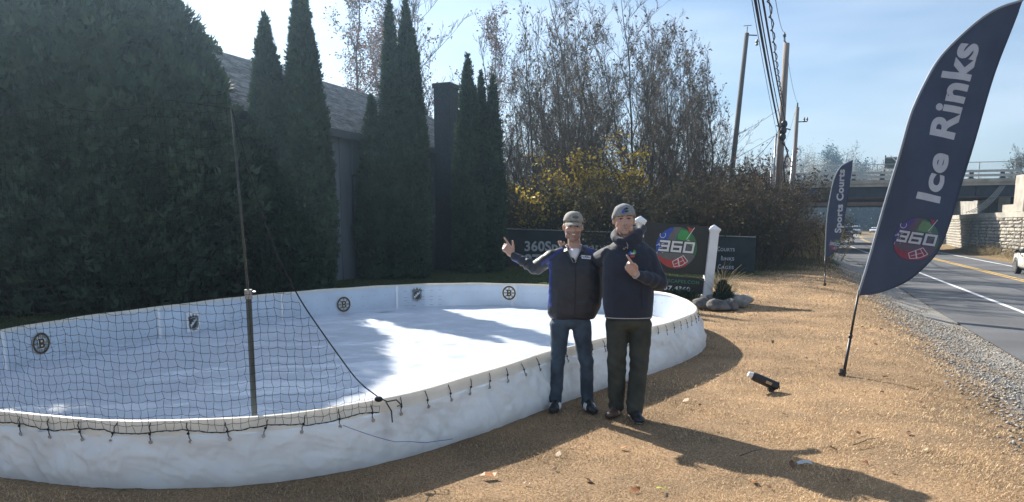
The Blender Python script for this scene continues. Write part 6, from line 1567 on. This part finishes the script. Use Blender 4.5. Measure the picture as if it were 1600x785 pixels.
# collar leaves, piping, zip, chest patch, hem
for s_, side_px in ((-1, 884), (1, 911)):
    mb = MB(); top = pA(897+s_*12, 382, .02); mid = pA(897+s_*9.5, 392, -.075); bot = pA(897+s_*1.5, 411, -.118); back_ = pA(897+s_*9, 383, .09); out_ = pA(897+s_*15, 394, -.05)
    mb.v += [tuple(v) for v in (back_, top, mid, bot, out_, pA(897+s_*13, 391, .08), pA(897+s_*17, 396, .0))]; mb.f += [(0,1,6,5), (1,2,4,6), (2,3,4)]; mb.m += [0,0,0]
    o = obj('collar', mb, jk, jA, False); md = o.modifiers.new('t', 'SOLIDIFY'); md.thickness = .008
    mb = MB(); mb.tube([back_, top, mid, bot], .0035, 5); obj('piping', mb, jp, jA, True)
def front_pt(px, py, off=.004, dy0=-.5):   # nearest point of the jacket front seen at a pixel
    return None
dg = bpy.context.evaluated_depsgraph_get()
from mathutils.bvhtree import BVHTree
def bvh_of(o): return BVHTree.FromPolygons([v.co.copy() for v in o.data.vertices], [tuple(p.vertices) for p in o.data.polygons])
def surf_fn(bvh, origin, cpx, cpy, rot=0, Yc=None):
    c = atY(cpx, cpy, origin.y)-origin; cr, sr = math.cos(rot), math.sin(rot)
    def fn(u, v, h):
        x = c.x+u*cr-v*sr; z = c.z+u*sr+v*cr; hit = bvh.ray_cast(Vector((x, -1.0, z)), Vector((0, 1, 0)))
        y = hit[0].y if hit[0] is not None else -.13
        return Vector((x, y-.003-h, z))
    return fn
bA = bvh_of(jA)
fnp = surf_fn(bA, A0, 914.5, 401.5, R(-5)); mb = MB()
for i in range(8): mb.flat([(-.040+.01*i,-.014), (-.030+.01*i,-.014), (-.030+.01*i,.014), (-.040+.01*i,.014)], fnp, .0025, 0)
ringpts = [(-.034,-.002), (-.028,.006), (-.024,-.005), (-.016,.003), (-.010,-.004), (-.004,.006), (.002,-.004), (.010,.004), (.016,-.003), (.024,.003), (.032,-.002)]
ribbon(mb, ringpts, .004, fnp, .0045, 1); ribbon(mb, [(-.012,.006), (.004,.011), (.018,.006)], .003, fnp, .0047, 1)
obj('name_patch', mb, [M_['whiteink'], jb], jA)
fz = surf_fn(bA, A0, 897, 411); mb = MB(); mb.tube([fz(.000, -i*.015, .002) for i in range(32)], .0028, 4); obj('zip', mb, jb if False else jk, jA)
# trousers
def trousers(name, origin, legs, hipc, hr, mats, parent, seed, rs, waist_z):
    T_ = MB(); T_.ell(hipc, hr)
    for (a, b_, c), (r0, r1, r2) in legs: T_.cap(a, b_, r0, r1, 18); T_.cap(b_, c, r1, r2, 18); T_.cap(c, Vector((c.x, c.y-.012, c.z-.035)), r2, r2*1.03, 18)
    return remesh(name, T_, .0075, 3, mats, parent, fold_fn=leg_folds(seed, rs))
trA = trousers('jeans', A0, [((hipL, knL, anL), (.088,.064,.056)), ((hipR, knR, anR), (.088,.064,.056))], pA(892, 500, .01), (.170,.112,.085), jean, manA, 5, .008, .9)
shA = mat('black_shoe', (.014,.014,.016), .5, .1, 10); sole = mat('dark_sole', (.05,.045,.04), .7, .1, 10)
shoe(manA, Vector((anL.x+.02, anL.y+.035, 0)), Vector((anL.x-.04, anL.y-.2, 0)), shA, sole, True); shoe(manA, Vector((anR.x-.01, anR.y+.02, 0)), Vector((anR.x+.035, anR.y-.2, 0)), shA, sole, True)
# cap
capm = mat('grey_cap', (.27,.26,.23), .85, .12, 40, .0008, 200); capd = mat('cap_mark', (.10,.105,.11), .7, .1, 30)
mb = MB(); T = lambda x, y, z: HA @ Vector((x, y, z)); R3 = HA.to_3x3()
n, k = 20, 9
for i in range(k):
    ph = i/(k-1)*R(88)
    for j in range(n):
        a = 2*math.pi*j/n; mb.v.append(tuple(T(.093*math.cos(a)*math.cos(ph)**.75, .010+.106*math.sin(a)*math.cos(ph)**.75, .048-.010*math.sin(a)*0+.096*math.sin(ph)+(.010 if math.sin(a) < 0 else -.012)*abs(math.sin(a))*math.cos(ph))))
for i in range(k-1):
    for j in range(n): mb.f.append((i*n+j, i*n+(j+1) % n, (i+1)*n+(j+1) % n, (i+1)*n+j)); mb.m.append(0)
mb.f.append(tuple(range((k-1)*n, k*n))); mb.m.append(0)
cap = obj('cap', mb, capm, manA, True); md = cap.modifiers.new('t', 'SOLIDIFY'); md.thickness = .004
mb = MB(); N = 14
for i in range(N+1):
    t = i/N*2-1; a = R(-90)+t*R(62)
    for q in range(4):
        s_ = q/3; rx = .086+.004*s_; yy = .010-(.100+.062*s_*(1-t*t*.75))*math.cos(t*R(60)); xx = (.084)*math.sin(t*R(68)); mb.v.append(tuple(T(xx, yy, .056-.016*s_-.020*t*t-.008*s_*s_)))
for i in range(N):
    for q in range(3): mb.f.append((i*4+q, i*4+q+1, i*4+5+q, i*4+4+q)); mb.m.append(0)
o = obj('cap_brim', mb, capm, cap, True); md = o.modifiers.new('t', 'SOLIDIFY'); md.thickness = .005
mb = MB(); mb.tube([T((.085+.0)*math.sin((i/N*2-1)*R(68)), .010-(.162-.062*.75*((i/N*2-1)**2))*math.cos((i/N*2-1)*R(60)), .056-.026-.020*(i/N*2-1)**2) for i in range(N+1)], .003, 5); obj('brim_edge', mb, jp, cap, True)
mb = MB(); mb.ell(T(.01,-.086,.098), (.030,.006,.016), M=R3 @ Matrix.Rotation(R(-30), 3, 'X'), nu=12, nv=6); obj('cap_mark', mb, capd, cap, True)
mb = MB(); mb.ell(T(0,0,.158), (.007,.007,.004), nu=8, nv=5); obj('cap_button', mb, capm, cap)
mb = MB()
for s_ in (-1, 1): mb.ell(T(s_*.072,.02,.035), (.012,.045,.030), M=R3); 
mb.ell(T(0,.065,.01), (.062,.042,.045), M=R3); obj('hair', mb, hairm, bodyA, True)

# ---------- man B: beanie, navy hoodie, dark olive trousers
BY = 6.06; B0 = Vector((1.0, BY, 0)); pB = lambda px, py, dy=0.0: atY(px, py, BY+dy)-B0
manB = thing('person', tuple(B0), 'man in grey knitted beanie and navy hoodie raising one finger before his chest', 'person', 'two men standing in front of the rink')
hd_ = mat('navy_hoodie', (.012,.017,.034), .8, .2, 6, .0012, 140, sheen=.15); hl = mat('hood_lining', (.30,.30,.31), .8, .1, 12); olive = mat('dark_olive_trousers', (.034,.038,.030), .85, .25, 6, .001, 200, col2=(.055,.058,.046))
bean = mat('grey_beanie', (.25,.255,.26), .95, .12, 30, .0015, 160); hem_m = mat('pale_hem', (.45,.45,.44), .8, .1, 10)
HB = Matrix.Translation(pB(975, 344.6, -.02)) @ Matrix.Rotation(R(-3), 4, 'Y') @ Matrix.Rotation(R(-3), 4, 'Z') @ Matrix.Rotation(R(2), 4, 'X') @ Matrix.Scale(.96, 4)
body = MB(); head_prims(body, HB, 1.14); body.cap(pB(977, 354, .025), pB(981, 384, .03), .064, .078)
sL, eL, wL = pB(956, 398, .03), pB(929, 408, .22), pB(899, 392, .36)          # his right arm, round the other man's back
sR, eR, wR = pB(1011, 400, .0), pB(1030, 441, -.05), pB(994, 429, -.24)        # his left arm, hand raised in front
body.cap(pB(982, 392, .03), pB(983, 432, .01), .10, .125); body.ell(pB(983, 424, .0), (.175,.105,.16)); body.ell(pB(982, 468, -.01), (.16,.10,.18)); body.ell(pB(982, 497, 0), (.14,.08,.06)); body.cap(sL, sR, .055, .055)
body.cap(sL, eL, .05, .04); body.cap(eL, wL, .04, .03); body.cap(sR, eR, .05, .04); body.cap(eR, wR, .04, .030)
HRd = Vector((-.62, -.12, .77)).normalized(); hand(body, wR+Vector((-.005,0,.0)), HRd, Vector((-.25,-.95,-.1)), 1, [0.05, [1.25,1.4,1.0], [1.3,1.4,1.0], [1.3,1.4,1.0]], .0, 1.10, .55)
hand(body, pB(893, 385.5, .33), Vector((-1.0,-.75,.03)), Vector((.1,.0,-1)), -1, [[.35,.5,.4], [.35,.5,.4], [.35,.5,.4], [.4,.5,.4]], .0, .95)
body.cap(wL, pB(893, 386, .33), .03, .026)
hL2, kL2, aL2 = pB(964, 506, .0), pB(964, 573, -.01), pB(963, 626, .02); hR2, kR2, aR2 = pB(1001, 506), pB(998, 578, -.04), pB(992, 633, -.10)
for a, b_, c in ((hL2, kL2, aL2), (hR2, kR2, aR2)): body.cap(a, b_, .065, .05); body.cap(b_, c, .05, .035); body.cap(c, Vector((c.x, c.y-.05, .045)), .035, .03)
hiB = HB.inverted()
def skinpickB(c, n):
    q = hiB @ c
    if q.y < .0 and -.135 < q.z < -.036 and abs(q.x) < .040: return 1
    if q.y < -.06 and abs(q.x) > .025 and abs(q.x) < .06 and -.035 < q.z < .0: return 2
    return 0
bodyB = remesh('body', body, .0052, 2, [skin, stub2, skinr], manB, pick=skinpickB); face_parts(HB, bodyB, False, 1.14)
J = MB(); loft(J, pB, [(374,964,999,.06,.08,.05), (381,956,1009,.085,.10,.04), (390,948,1018,.11,.115,.02), (402,943,1023,.13,.13,.01), (418,942,1023,.145,.13,.0), (436,941,1023,.15,.13,.0), (456,941,1021,.155,.13,.0), (476,942,1020,.15,.13,.0), (490,944,1019,.14,.125,.0), (498,946,1017,.13,.12,.0)])
J.cap(sL, sR, .082, .082); J.cap(pB(968, 384, .05), sL, .055, .075); J.cap(pB(996, 382, .05), sR, .055, .078)
J.cap(sL, eL, .082, .068); J.cap(eL, wL, .066, .05); J.cap(sR, eR, .084, .074); J.cap(eR, wR+(eR-wR)*.10, .072, .043)
# hood lying round the neck
for k in range(15):
    a = R(-62)+R(304)*k/14-R(90)+R(62+0); 
HP = [(977,377,-.095,.030), (984,375,-.085,.034), (992,370,-.06,.037), (999,364,-.015,.040), (1003,358,.05,.042), (999,355,.11,.044), (988,356,.145,.046), (975,359,.14,.046), (965,364,.10,.042), (960.5,369,.04,.038), (962,373,-.02,.035), (967,376,-.06,.032)]
for k in range(len(HP)):
    a_, b_ = HP[k], HP[(k+1) % len(HP)]; J.cap(pB(*a_[:3]), pB(*b_[:3]), a_[3], b_[3], 12)
for k in range(0):
    a = R(118)-R(16.5)*0+R(-236-60)*k/16+R(30)
    th = R(-90)+R(28)+R(304)*k/16
    fr = max(0, -math.sin(th)); c = pB(981.5, 385, .05)+Vector((.104*math.cos(th), .085*math.sin(th)-.018*fr, .004-.050*fr**1.5+.018*abs(math.cos(th))))
    J.ell(c, (.040,.040,.042+.012*(1-fr)), nu=12, nv=8)
J.ell(pB(986, 378, .13), (.12,.06,.09)); J.ell(pB(980, 386, .0), (.12,.115,.055)); J.cap(pB(968, 380, -.02), pB(974, 386, -.06), .035, .04); J.cap(pB(995, 374, -.01), pB(984, 386, -.055), .05, .045)
tfB = torso_folds(8, .0055, 7, 15)
def slv2(c): return max(math.exp(-((c-eR).length/.12)**2), math.exp(-((c-(eR+wR)/2).length/.10)**2))
def jfoldB(c, n):
    d = (wR-eR).normalized(); return tfB(c, n)+.0075*slv2(c)*math.sin((c-eR).dot(d)*80+2.5*noise.noise(c*12))*(.6+noise.noise(c*9))
nb = pB(979, 383)
def cutB(c, n): return c.y < .06 and c.z > pB(979, 394).z and abs(c.x-nb.x) < .052*(c.z-pB(979, 397).z)/.06 and (c-nb).length < .10 and c.y < -.02 and False
jB = remesh('hoodie', J, .0075, 4, hd_, manB, fold_fn=jfoldB, cut=cutB); bB = bvh_of(jB)
mb = MB(); mb.tube([pB(979, 379, -.128), pB(981, 384, -.14), pB(980.5, 389, -.148)], .003, 5); obj('drawstring', mb, hl, jB, True)
mb = MB(); mb.ell(pB(993, 359, .03), (.022,.045,.030), M=Matrix.Rotation(R(-25), 3, 'Y')); obj('hood_lining', mb, hl, jB, True)
fb = surf_fn(bB, B0, 984.5, 395.5, R(3)); mb = MB(); r_ = .034
mb.flat([(x*r_, y*r_) for x, y in ((-1,-.3), (-.85,.25), (-.4,.75), (.0,.55), (-.3,.0), (-.5,-.35))], fb, .002, 2); mb.flat([(x*r_, y*r_) for x, y in ((.1,.3), (.45,.95), (.85,.6), (1,.1), (.7,-.25), (.3,-.05))], fb, .002, 4); mb.flat([(x*r_, y*r_) for x, y in ((-.65,-.55), (-.1,-.38), (.6,-.45), (.45,-.85), (0,-1), (-.45,-.85))], fb, .002, 5); put_text(mb, '360', fb, .004, 6, -.45*r_, -.2*r_, .02, .0006, width=1.0*r_)
obj('round_emblem', mb, SIG, jB)
fb2 = surf_fn(bB, B0, 973, 388.5); mb = MB(); ribbon(mb, [(-.010,.008), (-.012,0), (-.005,-.005), (.002,0)], .003, fb2, .003, 0); ribbon(mb, [(.010,.008), (.012,.016), (.004,.010), (-.002,.002)], .003, fb2, .003, 0); obj('chest_mark', mb, hem_m, jB)
# pale line at the hem
hz = pB(982, 497).z; ring = []
for k in range(48):
    a = 2*math.pi*k/48; d = Vector((math.cos(a), math.sin(a), 0)); o_ = Vector((pB(982, 490).x, 0, hz+.012)); h_ = bB.ray_cast(o_+d*.6, -d); 
    if h_[0] is not None: ring.append(h_[0]+d*.001)
mb = MB(); mb.tube(ring+[ring[0]], .0042, 5); obj('hem_line', mb, hem_m, jB, True)
mb = MB(); cd = (wR-eR).normalized(); c0 = wR+(eR-wR)*.10
a1 = cd.orthogonal().normalized(); a2 = cd.cross(a1); mb.tube([c0+cd*.038+(a1*math.cos(t)+a2*math.sin(t))*.034 for t in [i*2*math.pi/16 for i in range(17)]], .005, 5); obj('cuff', mb, hem_m, jB, True)
fpk = surf_fn(bB, B0, 996, 455); mb = MB(); mb.tube([fpk(.0,.05,.001), fpk(.008,-.0,.001), fpk(.02,-.07,.001), fpk(.026,-.13,.001)], .0035, 5); obj('pocket_seam', mb, hd_, jB)
trB = trousers('trousers', B0, [((hL2, kL2, aL2), (.096,.080,.070)), ((hR2, kR2, aR2), (.098,.082,.073))], pB(982, 502, .0), (.188,.125,.09), olive, manB, 9, .009, .9)
brown = mat('brown_shoe', (.085,.05,.035), .45, .15, 10); palet = mat('pale_shoe_sole', (.35,.33,.30), .7, .1, 10)
shoe(manB, Vector((aL2.x+.03, aL2.y+.04, 0)), Vector((aL2.x-.10, aL2.y-.17, 0)), brown, sole); shoe(manB, Vector((aR2.x, aR2.y+.03, 0)), Vector((aR2.x+.01, aR2.y-.2, 0)), shA, palet)
T = lambda x, y, z: HB @ Vector((x, y, z)); mb = MB(); n, k = 48, 12
for i in range(k):
    ph = i/(k-1)*R(88)
    for j in range(n):
        a = 2*math.pi*j/n; rb = 1+.012*(1 if j % 2 else -1)*(math.cos(ph)); zf = .006*math.sin(a)
        mb.v.append(tuple(T(.103*rb*math.cos(a)*math.cos(ph)**.55, .012+.112*rb*math.sin(a)*math.cos(ph)**.62, (.012 if math.sin(a) > -.3 else .030)-.018*math.sin(a)+.098*math.sin(ph)**.9-.0)))
for i in range(k-1):
    for j in range(n): mb.f.append((i*n+j, i*n+(j+1) % n, (i+1)*n+(j+1) % n, (i+1)*n+j)); mb.m.append(0)
mb.f.append(tuple(range((k-1)*n, k*n))); mb.m.append(0)
bn_ = obj('beanie', mb, bean, manB, True); md = bn_.modifiers.new('t', 'SOLIDIFY'); md.thickness = .006
mb = MB(); ringp = []
for j in range(33):
    a = 2*math.pi*j/32; ringp.append(T(.094*math.cos(a), .012+.112*math.sin(a), (.014 if math.sin(a) > -.3 else .032)-.018*math.sin(a)))
mb.tube(ringp, .006, 6); obj('beanie_edge', mb, bean, bn_, True)
bb = bvh_of(bn_); ce = HB @ Vector((.004, -.105, .085)); 
def fbe(u, v, h):
    h_ = bb.ray_cast(Vector((ce.x+u, -1, ce.z+v)), Vector((0, 1, 0))); y = h_[0].y if h_[0] is not None else ce.y
    return Vector((ce.x+u, y-.008-h, ce.z+v))
mb = MB(); r_ = .030
mb.flat([(x*r_, y*r_) for x, y in ((-1,-.6), (-.9,.0), (-.4,.5), (0,.3), (-.2,-.3), (-.5,-.7))], fbe, .002, 2); mb.flat([(x*r_, y*r_) for x, y in ((-.5,.5), (.4,.95), (.9,.6), (.6,.4), (0,.3))], fbe, .002, 0); mb.flat([(x*r_, y*r_) for x, y in ((-.3,-.2), (.4,.1), (1,-.05), (.5,-.35), (-.1,-.5))], fbe, .002, 0); mb.flat([(x*r_, y*r_) for x, y in ((0,.25), (.5,.42), (.8,.3), (.4,.15))], fbe, .002, 4)
obj('beanie_emblem', mb, SIG, bn_)
# ------------------------------------------------------------------ thin haze volume added to stand in for lens glare
hm = bpy.data.materials.new('glare_haze'); hm.use_nodes = True; n = hm.node_tree; n.nodes.clear()
vo = n.nodes.new('ShaderNodeVolumePrincipled'); vo.inputs['Color'].default_value = (.50,.76,1.0,1); vo.inputs['Density'].default_value = .0015; vo.inputs['Anisotropy'].default_value = .80
ou = n.nodes.new('ShaderNodeOutputMaterial'); n.links.new(vo.outputs['Volume'], ou.inputs['Volume'])
mb = MB(); mb.box(-440, 440, -170, 480, -3, 34); hz_ = obj('haze', mb, hm); tag(hz_, 'thin haze added to stand in for lens glare', kind='stuff')
